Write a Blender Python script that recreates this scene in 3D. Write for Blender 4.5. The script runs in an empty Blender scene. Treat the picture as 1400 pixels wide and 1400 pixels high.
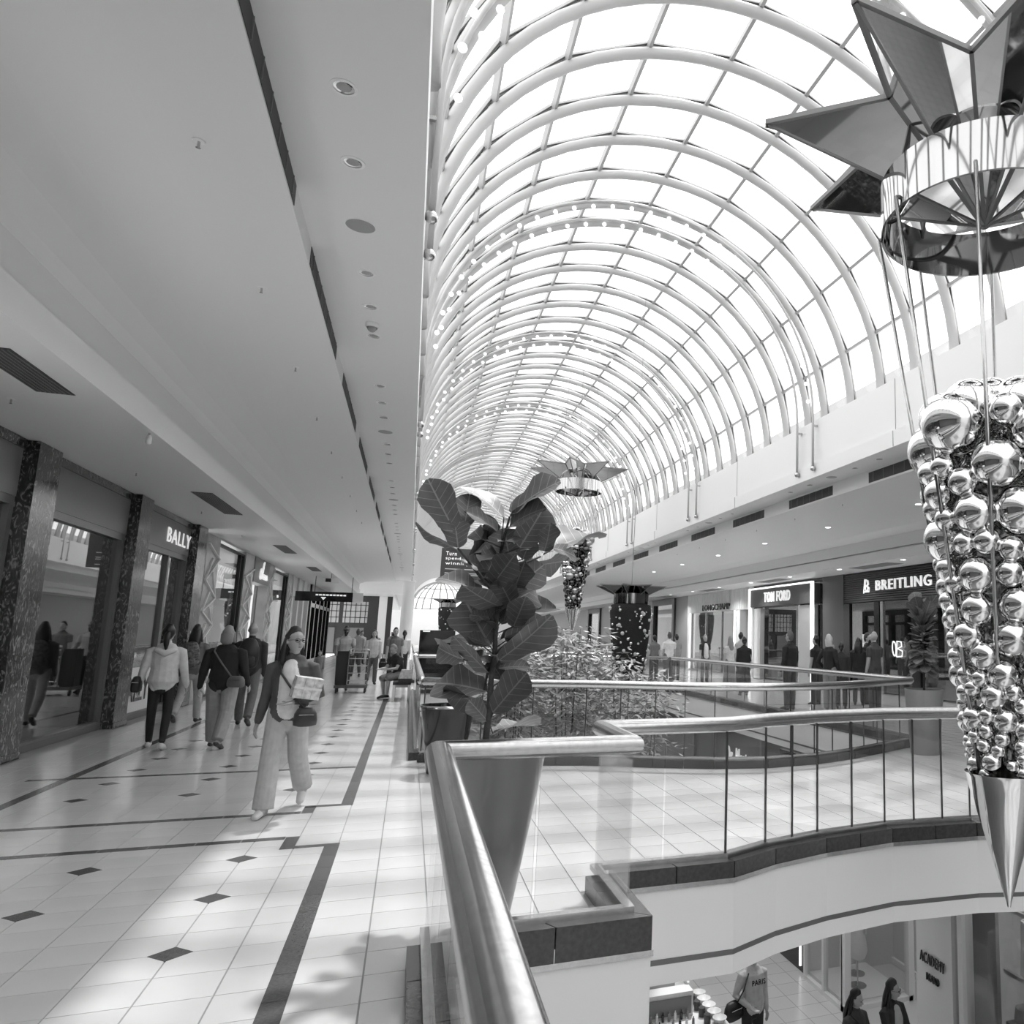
import bpy, bmesh, math, random
import numpy as np
from mathutils import Vector, Matrix, Euler

random.seed(7)
rng = np.random.default_rng(7)
scn = bpy.context.scene
col = scn.collection
PI = math.pi

# ------------------------------------------------------------------ camera
YAW, PITCH, ROLL = 0.38985, 0.15141, 0.01646
FPX, CX, CY = 1052.8, 1000.4, 713.7
EYE = Vector((0, 0, 1.65))
fw = Vector((math.sin(YAW)*math.cos(PITCH), math.cos(YAW)*math.cos(PITCH), math.sin(PITCH)))
rt0 = Vector((math.cos(YAW), -math.sin(YAW), 0))
up0 = rt0.cross(fw)
rt = rt0*math.cos(ROLL) + up0*math.sin(ROLL)
up = -rt0*math.sin(ROLL) + up0*math.cos(ROLL)
cam_d = bpy.data.cameras.new('camera')
cam_d.sensor_fit = 'HORIZONTAL'; cam_d.sensor_width = 36
cam_d.lens = FPX/1400*36
cam_d.shift_x = (700-CX)/1400
cam_d.shift_y = (CY-700)/1400
cam_d.clip_start = .05; cam_d.clip_end = 600
cam = bpy.data.objects.new('camera', cam_d); col.objects.link(cam)
M = Matrix.Identity(4)
for i in range(3):
    M[i][0] = rt[i]; M[i][1] = up[i]; M[i][2] = -fw[i]; M[i][3] = EYE[i]
cam.matrix_world = M
scn.camera = cam

# ------------------------------------------------------------------ sky, sun, exposure
scn.view_settings.view_transform = 'Standard'
scn.view_settings.look = 'None'
scn.view_settings.gamma = 1
scn.view_settings.use_curve_mapping = False
scn.view_settings.exposure = 0.38
scn.cycles.transparent_max_bounces = 32
scn.cycles.max_bounces = 10
scn.cycles.diffuse_bounces = 5
scn.cycles.glossy_bounces = 5
scn.cycles.caustics_reflective = False
scn.cycles.caustics_refractive = False
scn.cycles.sample_clamp_indirect = 6

world = bpy.data.worlds.new('world'); scn.world = world; world.use_nodes = True
wn = world.node_tree.nodes; wl = world.node_tree.links
bg = wn['Background']
tc = wn.new('ShaderNodeTexCoord'); nz = wn.new('ShaderNodeTexNoise'); rp = wn.new('ShaderNodeMapRange')
nz.inputs['Scale'].default_value = 2.2; nz.inputs['Detail'].default_value = 5
rp.inputs['From Min'].default_value = .3; rp.inputs['From Max'].default_value = .7
rp.inputs['To Min'].default_value = .88; rp.inputs['To Max'].default_value = 1.1
wl.new(tc.outputs['Generated'], nz.inputs['Vector']); wl.new(nz.outputs['Fac'], rp.inputs['Value'])
wl.new(rp.outputs['Result'], bg.inputs['Color'])
bg.inputs['Strength'].default_value = 2.0

sun_d = bpy.data.lights.new('sun', 'SUN'); sun_d.energy = 2.6; sun_d.angle = math.radians(2.4)
sun = bpy.data.objects.new('sun', sun_d); col.objects.link(sun)
sun.rotation_euler = Vector((-.22, -.40, -1)).to_track_quat('-Z', 'Y').to_euler()

# ------------------------------------------------------------------ materials (monochrome photograph: all greys)
MATS = {}
def new_mat(name):
    m = bpy.data.materials.new(name); m.use_nodes = True
    return m, m.node_tree.nodes, m.node_tree.links, m.node_tree.nodes['Principled BSDF']

def mat(name, g, rough=.5, metal=0., var=0., scale=8., spec=.5, bump=0., coat=0., stretch=None):
    if name in MATS: return MATS[name]
    m, n, l, b = new_mat(name)
    b.inputs['Base Color'].default_value = (g, g, g, 1)
    b.inputs['Roughness'].default_value = rough; b.inputs['Metallic'].default_value = metal
    b.inputs['Specular IOR Level'].default_value = spec
    b.inputs['Coat Weight'].default_value = coat
    if var or bump:
        t = n.new('ShaderNodeTexCoord'); mp = n.new('ShaderNodeMapping'); x = n.new('ShaderNodeTexNoise')
        if stretch: mp.inputs['Scale'].default_value = stretch
        x.inputs['Scale'].default_value = scale; x.inputs['Detail'].default_value = 4
        l.new(t.outputs['Object'], mp.inputs['Vector']); l.new(mp.outputs['Vector'], x.inputs['Vector'])
        if var:
            r = n.new('ShaderNodeMapRange'); r.inputs['From Min'].default_value = .25; r.inputs['From Max'].default_value = .75
            r.inputs['To Min'].default_value = g*(1-var); r.inputs['To Max'].default_value = g*(1+var)
            l.new(x.outputs['Fac'], r.inputs['Value']); l.new(r.outputs['Result'], b.inputs['Base Color'])
        if bump:
            u = n.new('ShaderNodeBump'); u.inputs['Strength'].default_value = bump; u.inputs['Distance'].default_value = .02
            l.new(x.outputs['Fac'], u.inputs['Height']); l.new(u.outputs['Normal'], b.inputs['Normal'])
    MATS[name] = m
    return m

def glass_mat(name, tint, refl, rough=0.0, fresnel=.8):
    m, n, l, b = new_mat(name)
    n.remove(b)
    o = n['Material Output']
    tr = n.new('ShaderNodeBsdfTransparent'); tr.inputs['Color'].default_value = (tint, tint, tint, 1)
    gl = n.new('ShaderNodeBsdfGlossy'); gl.inputs['Roughness'].default_value = rough
    gl.inputs['Color'].default_value = (.95, .95, .95, 1)
    fr = n.new('ShaderNodeLayerWeight'); fr.inputs['Blend'].default_value = .5
    pw = n.new('ShaderNodeMath'); pw.operation = 'POWER'; pw.inputs[1].default_value = 5
    ma = n.new('ShaderNodeMath'); ma.operation = 'MULTIPLY_ADD'; ma.use_clamp = True
    ma.inputs[1].default_value = fresnel; ma.inputs[2].default_value = .02 + refl
    mx = n.new('ShaderNodeMixShader')
    l.new(fr.outputs['Facing'], pw.inputs[0]); l.new(pw.outputs[0], ma.inputs[0]); l.new(ma.outputs[0], mx.inputs[0])
    l.new(tr.outputs[0], mx.inputs[1]); l.new(gl.outputs[0], mx.inputs[2]); l.new(mx.outputs[0], o.inputs['Surface'])
    MATS[name] = m
    return m

def emit_mat(name, g, s):
    m, n, l, b = new_mat(name)
    b.inputs['Base Color'].default_value = (g, g, g, 1)
    b.inputs['Emission Color'].default_value = (1, 1, 1, 1); b.inputs['Emission Strength'].default_value = s
    MATS[name] = m
    return m

def marble_mat(name, lo, hi):
    m, n, l, b = new_mat(name)
    t = n.new('ShaderNodeTexCoord'); mp = n.new('ShaderNodeMapping'); mp.inputs['Scale'].default_value = (1, 1, .45)
    x = n.new('ShaderNodeTexNoise'); x.inputs['Scale'].default_value = 13; x.inputs['Detail'].default_value = 6; x.inputs['Distortion'].default_value = 2.6
    c = n.new('ShaderNodeValToRGB')
    e = c.color_ramp.elements
    e[0].position = .40; e[0].color = (lo, lo, lo, 1); e[1].position = .66; e[1].color = (hi, hi, hi, 1)
    q = c.color_ramp.elements.new(.53); q.color = (lo*2.2, lo*2.2, lo*2.2, 1)
    l.new(t.outputs['Object'], mp.inputs['Vector']); l.new(mp.outputs['Vector'], x.inputs['Vector'])
    l.new(x.outputs['Fac'], c.inputs['Fac']); l.new(c.outputs['Color'], b.inputs['Base Color'])
    b.inputs['Roughness'].default_value = .12
    MATS[name] = m
    return m

def grid_mat(name, g, line, pitch, rough, width=.008):
    # flat paving far from the camera: joints too fine to model there
    m, n, l, b = new_mat(name)
    t = n.new('ShaderNodeTexCoord')
    br = n.new('ShaderNodeTexBrick'); br.offset = 0; br.squash = 1
    br.inputs['Color1'].default_value = (g, g, g, 1); br.inputs['Color2'].default_value = (g*.93, g*.93, g*.93, 1)
    br.inputs['Mortar'].default_value = (line, line, line, 1)
    br.inputs['Scale'].default_value = 1; br.inputs['Mortar Size'].default_value = width
    br.inputs['Brick Width'].default_value = pitch; br.inputs['Row Height'].default_value = pitch
    l.new(t.outputs['Object'], br.inputs['Vector']); l.new(br.outputs['Color'], b.inputs['Base Color'])
    b.inputs['Roughness'].default_value = rough
    MATS[name] = m
    return m

def leaf_mat(name, g):
    m, n, l, b = new_mat(name)
    t = n.new('ShaderNodeTexCoord'); s = n.new('ShaderNodeSeparateXYZ'); l.new(t.outputs['Object'], s.inputs[0])
    ab = n.new('ShaderNodeMath'); ab.operation = 'ABSOLUTE'; l.new(s.outputs['X'], ab.inputs[0])
    mid = n.new('ShaderNodeMath'); mid.operation = 'LESS_THAN'; mid.inputs[1].default_value = .012; l.new(ab.outputs[0], mid.inputs[0])
    k = n.new('ShaderNodeMath'); k.operation = 'MULTIPLY_ADD'; k.inputs[1].default_value = -.8
    l.new(ab.outputs[0], k.inputs[0]); l.new(s.outputs['Y'], k.inputs[2])
    fr = n.new('ShaderNodeMath'); fr.operation = 'PINGPONG'; fr.inputs[1].default_value = .075; l.new(k.outputs[0], fr.inputs[0])
    v = n.new('ShaderNodeMath'); v.operation = 'LESS_THAN'; v.inputs[1].default_value = .005; l.new(fr.outputs[0], v.inputs[0])
    mx = n.new('ShaderNodeMath'); mx.operation = 'MAXIMUM'; l.new(mid.outputs[0], mx.inputs[0]); l.new(v.outputs[0], mx.inputs[1])
    nzz = n.new('ShaderNodeTexNoise'); nzz.inputs['Scale'].default_value = 7; l.new(t.outputs['Object'], nzz.inputs['Vector'])
    r = n.new('ShaderNodeMapRange'); r.inputs['To Min'].default_value = g*.75; r.inputs['To Max'].default_value = g*1.3
    l.new(nzz.outputs['Fac'], r.inputs['Value'])
    mixc = n.new('ShaderNodeMix'); mixc.data_type = 'FLOAT'
    l.new(mx.outputs[0], mixc.inputs[0]); l.new(r.outputs['Result'], mixc.inputs[2]); mixc.inputs[3].default_value = g*2.2
    l.new(mixc.outputs[0], b.inputs['Base Color'])
    b.inputs['Roughness'].default_value = .42
    b.inputs['Specular IOR Level'].default_value = .4
    MATS[name] = m
    return m

WHITE = mat('white_paint', .86, .55)
CEIL = mat('ceiling_paint', .78, .42, spec=.45)
STEELW = mat('white_steel', .46, .4)
GREYSTEEL = mat('grey_glazing_bar', .22, .4)
TILE = mat('cream_tile', .66, .13, var=.06, scale=1.6, spec=.5)
TILE2 = mat('cream_tile_warm', .635, .13, var=.06, scale=1.6, spec=.5)
GROUT = mat('grout', .26, .6)
DARKTILE = mat('dark_tile', .09, .16, var=.25, scale=60)
KERB = mat('dark_kerb_stone', .055, .22, var=.3, scale=40)
GRID = grid_mat('cream_paving', .62, .3, .31, .15)
LGRID = grid_mat('lower_paving', .60, .38, .45, .2)
STEEL = mat('brushed_steel', .52, .25, 1., var=.12, scale=30, stretch=(1, 1, 1))
CHROME = mat('chrome', .82, .04, 1.)
RINGM = mat('ring_chrome', .40, .06, 1.)
RODM = mat('rod_steel', .42, .15, 1.)
MIRROR = mat('mirror_panel', .95, .03, 1.)
DARKMETAL = mat('dark_metal', .12, .3, .8)
GLASS = glass_mat('balustrade_glass', .93, .015)
ROOFGLASS = glass_mat('roof_glass', .97, .0, 0.0, .25)
SHOPGLASS = glass_mat('shop_glass', .72, .17)
MARBLE = marble_mat('dark_veined_marble', .018, .28)
BLACK = mat('black_gloss', .012, .12)
BLACKM = mat('black_matt', .015, .5)
CHAR = mat('charcoal_panel', .05, .35)
GREYP = mat('grey_panel', .20, .45)
MIDP = mat('mid_grey_panel', .32, .5)
FRAME = mat('grey_metal_frame', .17, .35, .3)
PALE = mat('pale_panel', .70, .4)
LIT = emit_mat('lit_white', .9, 1.1)
LAMP = emit_mat('lamp_panel', .9, 6.0)
SIGNW = emit_mat('lit_sign_white', .85, .42)
VENT = mat('vent_dark', .05, .6)
VENTS = mat('vent_slat', .16, .5)
INTER = mat('shop_interior', .22, .6)
INTERD = mat('dark_shop_interior', .035, .5)
INTERL = mat('pale_shop_interior', .55, .5)
LEAF = [leaf_mat('fig_leaf_a', .13), leaf_mat('fig_leaf_b', .20), leaf_mat('fig_leaf_c', .08)]
BARK = mat('bark', .06, .8, var=.3, scale=40)
SOIL = mat('soil', .03, .9, var=.4, scale=30, bump=.5)
POTG = mat('grey_pot', .16, .28, coat=.4)
BAMB = mat('bamboo_leaf', .36, .5, var=.35, scale=3)

# ------------------------------------------------------------------ helpers
def V(*a): return Vector(a)

def link(o, parent=None):
    col.objects.link(o)
    if parent is not None: o.parent = parent
    return o

def tag(o, label=None, cat=None, group=None, kind=None):
    if label: o['label'] = label
    if cat: o['category'] = cat
    if group: o['group'] = group
    if kind: o['kind'] = kind
    return o

def empty(name, loc=(0, 0, 0), rz=0, parent=None):
    o = bpy.data.objects.new(name, None); o.empty_display_size = .1
    o.location = loc; o.rotation_euler = (0, 0, rz)
    return link(o, parent)

class MB:
    """collects shapes for ONE mesh object"""
    def __init__(s): s.v = []; s.f = []
    def add(s, vs, fs):
        k = len(s.v); s.v += [tuple(p) for p in vs]; s.f += [tuple(i+k for i in f) for f in fs]; return s
    def box(s, x0, x1, y0, y1, z0, z1):
        return s.add([(x0,y0,z0),(x1,y0,z0),(x1,y1,z0),(x0,y1,z0),(x0,y0,z1),(x1,y0,z1),(x1,y1,z1),(x0,y1,z1)],
                     [(0,3,2,1),(4,5,6,7),(0,1,5,4),(1,2,6,5),(2,3,7,6),(3,0,4,7)])
    def bar(s, a, b, w, h, upv=(0, 0, 1)):
        a, b = Vector(a), Vector(b); d = (b-a).normalized(); u = Vector(upv)
        if abs(d.dot(u)) > .99: u = Vector((0, 1, 0))
        x = d.cross(u).normalized(); y = x.cross(d).normalized()
        vs = []
        for p in (a, b):
            for i, j in ((-1,-1),(1,-1),(1,1),(-1,1)): vs.append(p + x*(i*w/2) + y*(j*h/2))
        return s.add(vs, [(0,3,2,1),(4,5,6,7),(0,1,5,4),(1,2,6,5),(2,3,7,6),(3,0,4,7)])
    def tube(s, pts, r, n=10, caps=True):
        pts = [Vector(p) for p in pts]; m = len(pts)
        rr = r if hasattr(r, '__len__') else [r]*m
        rings = []; prev = None
        for i, p in enumerate(pts):
            t = (pts[min(i+1, m-1)] - pts[max(i-1, 0)]).normalized()
            if prev is None:
                a = Vector((0, 0, 1)) if abs(t.z) < .9 else Vector((0, 1, 0))
                x = t.cross(a).normalized()
            else:
                x = (prev - t*prev.dot(t)).normalized()
            prev = x; y = t.cross(x)
            # mitre the ring at corners
            k = 1.0
            if 0 < i < m-1:
                c = (pts[i+1]-p).normalized().dot((p-pts[i-1]).normalized())
                k = 1/max(.5, math.sqrt(max(.01, (1+c)/2)))
                bis = ((pts[i+1]-p).normalized() - (p-pts[i-1]).normalized())
                bis = bis.normalized() if bis.length > 1e-4 else None
            else: bis = None
            ring = []
            for j in range(n):
                q = x*math.cos(2*PI*j/n)*rr[i] + y*math.sin(2*PI*j/n)*rr[i]
                if bis is not None: q = q + bis*q.dot(bis)*(k-1)
                ring.append(p+q)
            rings.append(ring)
        vs = [q for ring in rings for q in ring]; fs = []
        for i in range(m-1):
            for j in range(n):
                j2 = (j+1) % n
                fs.append((i*n+j, i*n+j2, (i+1)*n+j2, (i+1)*n+j))
        if caps: fs += [tuple(range(n))[::-1], tuple((m-1)*n+j for j in range(n))]
        return s.add(vs, fs)
    def lathe(s, prof, c=(0, 0, 0), n=32, cap0=False, cap1=False):
        c = Vector(c); vs = []; fs = []; m = len(prof)
        for r, z in prof:
            for j in range(n):
                a = 2*PI*j/n; vs.append(c + Vector((r*math.cos(a), r*math.sin(a), z)))
        for i in range(m-1):
            for j in range(n):
                j2 = (j+1) % n
                fs.append((i*n+j, i*n+j2, (i+1)*n+j2, (i+1)*n+j))
        if cap0: fs.append(tuple(range(n))[::-1])
        if cap1: fs.append(tuple((m-1)*n+j for j in range(n)))
        return s.add(vs, fs)
    def sphere(s, c, r, nu=16, nv=10, sc=(1, 1, 1)):
        c = Vector(c); vs = [c+Vector((0, 0, r*sc[2]))]; fs = []
        for i in range(1, nv):
            t = PI*i/nv
            for j in range(nu):
                a = 2*PI*j/nu
                vs.append(c+Vector((r*sc[0]*math.sin(t)*math.cos(a), r*sc[1]*math.sin(t)*math.sin(a), r*sc[2]*math.cos(t))))
        vs.append(c-Vector((0, 0, r*sc[2]))); L = len(vs)-1
        for j in range(nu): fs.append((0, 1+j, 1+(j+1) % nu))
        for i in range(nv-2):
            for j in range(nu):
                a = 1+i*nu+j; b = 1+i*nu+(j+1) % nu; fs.append((a, a+nu, b+nu, b))
        for j in range(nu): fs.append((L, 1+(nv-2)*nu+(j+1) % nu, 1+(nv-2)*nu+j))
        return s.add(vs, fs)
    def prism(s, poly, z0, z1):
        n = len(poly)
        vs = [(x, y, z0) for x, y in poly]+[(x, y, z1) for x, y in poly]
        fs = [tuple(range(n))[::-1], tuple(range(n, 2*n))]+[(i, (i+1) % n, n+(i+1) % n, n+i) for i in range(n)]
        return s.add(vs, fs)
    def extrudeY(s, prof, y0, y1):
        n = len(prof)
        vs = [(x, y0, z) for x, z in prof]+[(x, y1, z) for x, z in prof]
        fs = [tuple(range(n)), tuple(range(n, 2*n))[::-1]]+[(i, n+i, n+(i+1) % n, (i+1) % n) for i in range(n)]
        return s.add(vs, fs)
    def mesh(s, name, m, smooth=False):
        me = bpy.data.meshes.new(name); me.from_pydata(s.v, [], s.f); me.update()
        for k in (m if isinstance(m, (list, tuple)) else [m]): me.materials.append(k)
        if smooth: me.shade_smooth() if smooth is True else None
        if smooth and smooth is not True:
            me.shade_smooth(); me.set_sharp_from_angle(angle=smooth)
        return me
    def build(s, name, m, parent=None, smooth=False):
        return link(bpy.data.objects.new(name, s.mesh(name, m, smooth)), parent)

def inst(name, me, parent=None, loc=(0, 0, 0), rot=None, scale=None):
    o = bpy.data.objects.new(name, me); o.location = loc
    if rot is not None: o.rotation_euler = rot
    if scale is not None: o.scale = scale if hasattr(scale, '__len__') else (scale,)*3
    return link(o, parent)

def struct(o): o['kind'] = 'structure'; return o

def text(body, origin, u, v, width, height, m, parent=None, name='lettering', depth=.03, bold=0., shear=0., out=None):
    """flat-faced letters filling width x height, lower-left corner at origin, along u and up v"""
    cu = bpy.data.curves.new('txt', 'FONT'); cu.body = body; cu.extrude = .5*depth; cu.offset = bold*.4; cu.shear = shear
    cu.resolution_u = 3; cu.space_character = 1.14
    t = bpy.data.objects.new('txt', cu)
    me = bpy.data.meshes.new_from_object(t)
    bpy.data.objects.remove(t); bpy.data.curves.remove(cu)
    co = np.array([p.co for p in me.vertices])
    lo, hi = co.min(0), co.max(0)
    u, v = Vector(u).normalized(), Vector(v).normalized(); w = u.cross(v)
    o3 = Vector(origin)
    for p in me.vertices:
        a = (p.co.x-lo[0])/(hi[0]-lo[0])*width; b = (p.co.y-lo[1])/(hi[1]-lo[1])*height; c = p.co.z
        p.co = o3 + u*a + v*b + w*c
    me.materials.clear(); me.materials.append(m)
    me.name = name
    return link(bpy.data.objects.new(name, me), parent)

# ================================================================== THE SETTING
ZL = -4.7                                    # lower mall floor
# outer edges of the upper floor (a bridge crosses the void)
NEAR = [(.30, -12), (.30, 4.45), (1.38, 4.45), (1.38, 5.30), (2.24, 5.30), (2.66, 5.50), (3.18, 5.65), (3.87, 5.75),
        (4.70, 5.69), (5.50, 5.48), (6.30, 5.10), (7.00, 4.65), (7.70, 4.35)]
FAR = [(.30, 11.35), (1.0, 10.95), (1.6, 10.68), (2.27, 10.50), (3.10, 10.06), (3.80, 9.75), (4.45, 9.62), (5.20, 9.72),
       (5.90, 9.98), (6.60, 10.35), (7.25, 10.70), (7.70, 10.85)]
YEND = 132
floor = struct(empty('floor'))
def slab(name, poly, z0=-.64, z1=-.012, m=None):
    return MB().prism(poly, z0, z1).build(name, m or [WHITE], floor)
def slab_top(name, poly, m):
    return MB().prism(poly, -.012, -.004).build(name, m, floor)
left_poly = [(-5.2, -12), (.30, -12), (.30, 4.45), (.30, 24.0), (.30, YEND), (-5.2, YEND)]
slab('slab', left_poly)
bridge_poly = NEAR[1:] + FAR[::-1]
slab('slab', bridge_poly)
slab('slab', [(7.70, -12), (14.6, -12), (14.6, YEND), (7.70, YEND)])
for y0, y1 in ((24.0, 29.0), (52.0, 58.0), (104, YEND)):
    slab('slab', [(.30, y0), (7.70, y0), (7.70, y1), (.30, y1)])
# screed under the tiles, paving of the areas too far away to tell the tiles apart
slab_top('screed', [(-5.2, -12), (.28, -12), (.28, 36), (-5.2, 36)], GROUT)
slab_top('screed', [(.28, 4.47)] + [(1.36, 4.47), (1.36, 5.32)] + [(x, y+.02) for x, y in NEAR[4:]] + [(x, y-.02) for x, y in FAR[::-1]], GROUT)
def paving(x0, x1, y0, y1): return MB().box(x0, x1, y0, y1, -.012, 0).build('paving', GRID, floor)
paving(-5.2, .28, 36, YEND); paving(7.72, 14.6, -12, YEND)
paving(.28, 7.72, 24.02, 28.98); paving(.28, 7.72, 52.02, 57.98); paving(.28, 7.72, 104.02, YEND)

# ---- tiles: the 300 nearest are single tiles, the rest of the field is one part
def inside(poly, x, y):
    c = False; j = len(poly)-1
    for i in range(len(poly)):
        xi, yi = poly[i]; xj, yj = poly[j]
        if (yi > y) != (yj > y) and x < (xj-xi)*(y-yi)/(yj-yi)+xi: c = not c
        j = i
    return c
PT = .31; GX, GY = -1.02, 5.03-.155*0
cells = []; cut = []
bp_in = [(.25, 4.47), (1.36, 4.47), (1.36, 5.32)] + [(x, y+.03) for x, y in NEAR[4:]] + [(x, y-.03) for x, y in FAR[::-1]]
for i in range(-13, 32):
    for j in range(-26, 101):
        x = GX + (i+.5)*PT; y = GY + (j+.5)*.3067
        if -4.55 < x < .2 and -3 < y < 36: cells.append((x, y)); continue
        cc = [(x+sx*.155, y+sy*.1534) for sx, sy in ((-1,-1),(1,-1),(1,1),(-1,1))]
        ins = [inside(bp_in, *c) or (c[0] < .31 and inside(bp_in, c[0]+.12, c[1])) for c in cc]
        if all(ins): cells.append((x, y))
        elif any(ins) or inside(bp_in, x, y): cut.append((x, y))
def seen(x, y):
    # roughly the wedge of floor in front of the viewpoint
    return y > 3.6 and -.34*y - .12 < x < 1.05*y
def score(c): return math.hypot(c[0]-.6, c[1]-3.2) + (0 if seen(*c) else 1000)
cells.sort(key=score)
tm = []
for m in (TILE, TILE2):
    b = .0012
    w, d = (PT-.006)/2, (.3067-.003)/2
    tm.append(MB().add([(-w,-d,-.008),(w,-d,-.008),(w,d,-.008),(-w,d,-.008),(-w+b,-d+b,0),(w-b,-d+b,0),(w-b,d-b,0),(-w+b,d-b,0)],
                       [(4,5,6,7),(0,1,5,4),(1,2,6,5),(2,3,7,6),(3,0,4,7)]).mesh('tile', m))
for x, y in cells[:300]:
    inst('tile', tm[0 if random.random() < .7 else 1], floor, (x, y, 0))
rest = [MB(), MB()]
w, d = (PT-.006)/2, (.3067-.003)/2
for x, y in cells[300:]:
    rest[0 if random.random() < .7 else 1].add([(x-w,y-d,-.008),(x+w,y-d,-.008),(x+w,y+d,-.008),(x-w,y+d,-.008),(x-w,y-d,0),(x+w,y-d,0),(x+w,y+d,0),(x-w,y+d,0)],
            [(4,5,6,7),(0,1,5,4),(1,2,6,5),(2,3,7,6),(3,0,4,7)])
def clip(poly, p, n):
    out = []
    for a, b in zip(poly, poly[1:]+poly[:1]):
        da, db = (a-p).dot(n), (b-p).dot(n)
        if da >= 0: out.append(a)
        if (da >= 0) != (db >= 0): out.append(a.lerp(b, da/(da-db)))
    return out
for x, y in cut:
    pl = [Vector((x+sx*w, y+sy*d)) for sx, sy in ((-1,-1),(1,-1),(1,1),(-1,1))]; c0 = Vector((x, y))
    for a, b in zip(bp_in, bp_in[1:]+bp_in[:1]):
        a, b = Vector(a), Vector(b); t_ = max(0, min(1, (c0-a).dot(b-a)/(b-a).length_squared))
        if (a.lerp(b, t_)-c0).length < .23:
            e_ = (b-a).normalized(); pl = clip(pl, a, Vector((-e_.y, e_.x)))
            if len(pl) < 3: break
    if len(pl) >= 3: rest[0].prism([(p.x, p.y) for p in pl], -.008, 0)
for r, m in zip(rest, (TILE, TILE2)):
    tag(r.build('tile_field', m, floor), kind='stuff')
# ---- dark inlay: strips of short tiles and diamond insets, flush with a hair of relief
strip_m = {}
def strip(x0, x1, y0, y1):
    """a run of dark inlay tiles"""
    lx, ly = x1-x0, y1-y0
    n = max(1, round(max(lx, ly)/.31))
    for k in range(n):
        if lx > ly: sx, sy = lx/n, ly; cx, cy = x0+sx*(k+.5), (y0+y1)/2
        else: sx, sy = lx, ly/n; cx, cy = (x0+x1)/2, y0+sy*(k+.5)
        key = (round(sx, 3), round(sy, 3))
        if key not in strip_m:
            strip_m[key] = MB().box(-sx/2+.002, sx/2-.002, -sy/2+.002, sy/2-.002, -.004, .0015).mesh('inlay_tile', DARKTILE)
        inst('inlay_tile', strip_m[key], floor, (cx, cy, 0))
strip(-.50, -.39, .2, 7.06); strip(-.81, -.39, 7.06, 7.14); strip(-.81, -.71, 7.14, 7.46); strip(-4.2, -.81, 7.38, 7.48)
strip(-4.2, -.81, 8.36, 8.46); strip(-.81, -.71, 8.36, 8.66); strip(-.81, -.39, 8.62, 8.71); strip(-.50, -.39, 8.71, 22.0)
strip(-3.75, -.50, 10.95, 11.05); strip(-3.44, -3.33, 8.46, 22.0); strip(-3.44, -3.33, 1.0, 7.38)
dm = MB().add([(.1,0,-.004),(0,.1,-.004),(-.1,0,-.004),(0,-.1,-.004),(.1,0,.0015),(0,.1,.0015),(-.1,0,.0015),(0,-.1,.0015)],
              [(4,5,6,7),(0,1,5,4),(1,2,6,5),(2,3,7,6),(3,0,4,7)]).mesh('diamond_inset', DARKTILE)
for x in (-1.02, -1.95, -2.88):
    for k in range(-1, 18):
        y = 5.03 + k*.92
        if 6.95 < y < 8.9 : continue
        inst('diamond_inset', dm, floor, (x, y, 0))

# ---- dark stone kerbs with a steel line below and a groove in the fascia
def along(path, step):
    """split a polyline into pieces of about step length"""
    out = []
    for a, b in zip(path[:-1], path[1:]):
        a, b = Vector((a[0], a[1], 0)), Vector((b[0], b[1], 0)); n = max(1, round((b-a).length/step))
        for k in range(n): out.append((a.lerp(b, k/n), a.lerp(b, (k+1)/n)))
    return out
def offset_path(path, dist):
    """shift a polyline to its left by dist"""
    P = [Vector((x, y)) for x, y in path]; out = []
    for i, p in enumerate(P):
        d1 = (p-P[i-1]).normalized() if i else (P[1]-p).normalized()
        d2 = (P[i+1]-p).normalized() if i < len(P)-1 else d1
        n1, n2 = Vector((-d1.y, d1.x)), Vector((-d2.y, d2.x)); n = (n1+n2)
        n = n.normalized() if n.length > .2 else n1
        out.append(p + n*(dist/max(.4, n.dot(n1))))
    return [(p.x, p.y) for p in out]
def wall_strip(path, o1, o2, z0, z1):
    mb = MB(); a = offset_path(path, o1); b = offset_path(path, o2); n = len(a)
    vs = []
    for (x1, y1), (x2, y2) in zip(a, b): vs += [(x1,y1,z0),(x2,y2,z0),(x2,y2,z1),(x1,y1,z1)]
    fs = [(0,1,2,3), tuple(4*(n-1)+k for k in (3,2,1,0))]
    for i in range(n-1):
        for k in range(4): fs.append((4*i+k, 4*(i+1)+k, 4*(i+1)+(k+1) % 4, 4*i+(k+1) % 4))
    return mb.add(vs, fs)
ntrim = 0
def kerb(path, side=1, step=.45, zb=-.01):
    """side: +1 when the floor lies to the left of the path"""
    global ntrim
    ntrim += 1
    k = struct(empty('trim_%d' % ntrim))
    a, b = offset_path(path, 0.004*-side), offset_path(path, .20*side)
    for (p, q), (r, s) in zip(zip(a[:-1], a[1:]), zip(b[:-1], b[1:])):
        p, q, r, s = [Vector(t) for t in (p, q, r, s)]
        n = max(1, round((q-p).length/step))
        for i in range(n):
            e = .004/max(.1, (q-p).length)
            c = [p.lerp(q, i/n+e), p.lerp(q, (i+1)/n-e), r.lerp(s, (i+1)/n-e), r.lerp(s, i/n+e)]
            MB().prism([(t.x, t.y) for t in c][::side], zb, .10).build('kerb_tile', KERB, k)
    wall_strip(path, -.012*side, .05*side, zb-.03, zb+.002).build('steel_line', STEEL, k)
    wall_strip(path, -.003*side, .02*side, -.515, -.48).build('groove', FRAME, k)
    return k
kerb([(.30, -3), (.30, 4.45)]); kerb(NEAR[1:4], 1, .45, -.08); kerb(NEAR[3:], 1)
kerb(FAR, -1); kerb([(.30, 24.0), (.30, 11.35)], -1, 1.0)
kerb([(7.70, 24.0), (7.70, 10.85)], 1, .6); kerb([(7.70, 4.35), (7.70, -3)], 1, 1.0)
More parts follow.
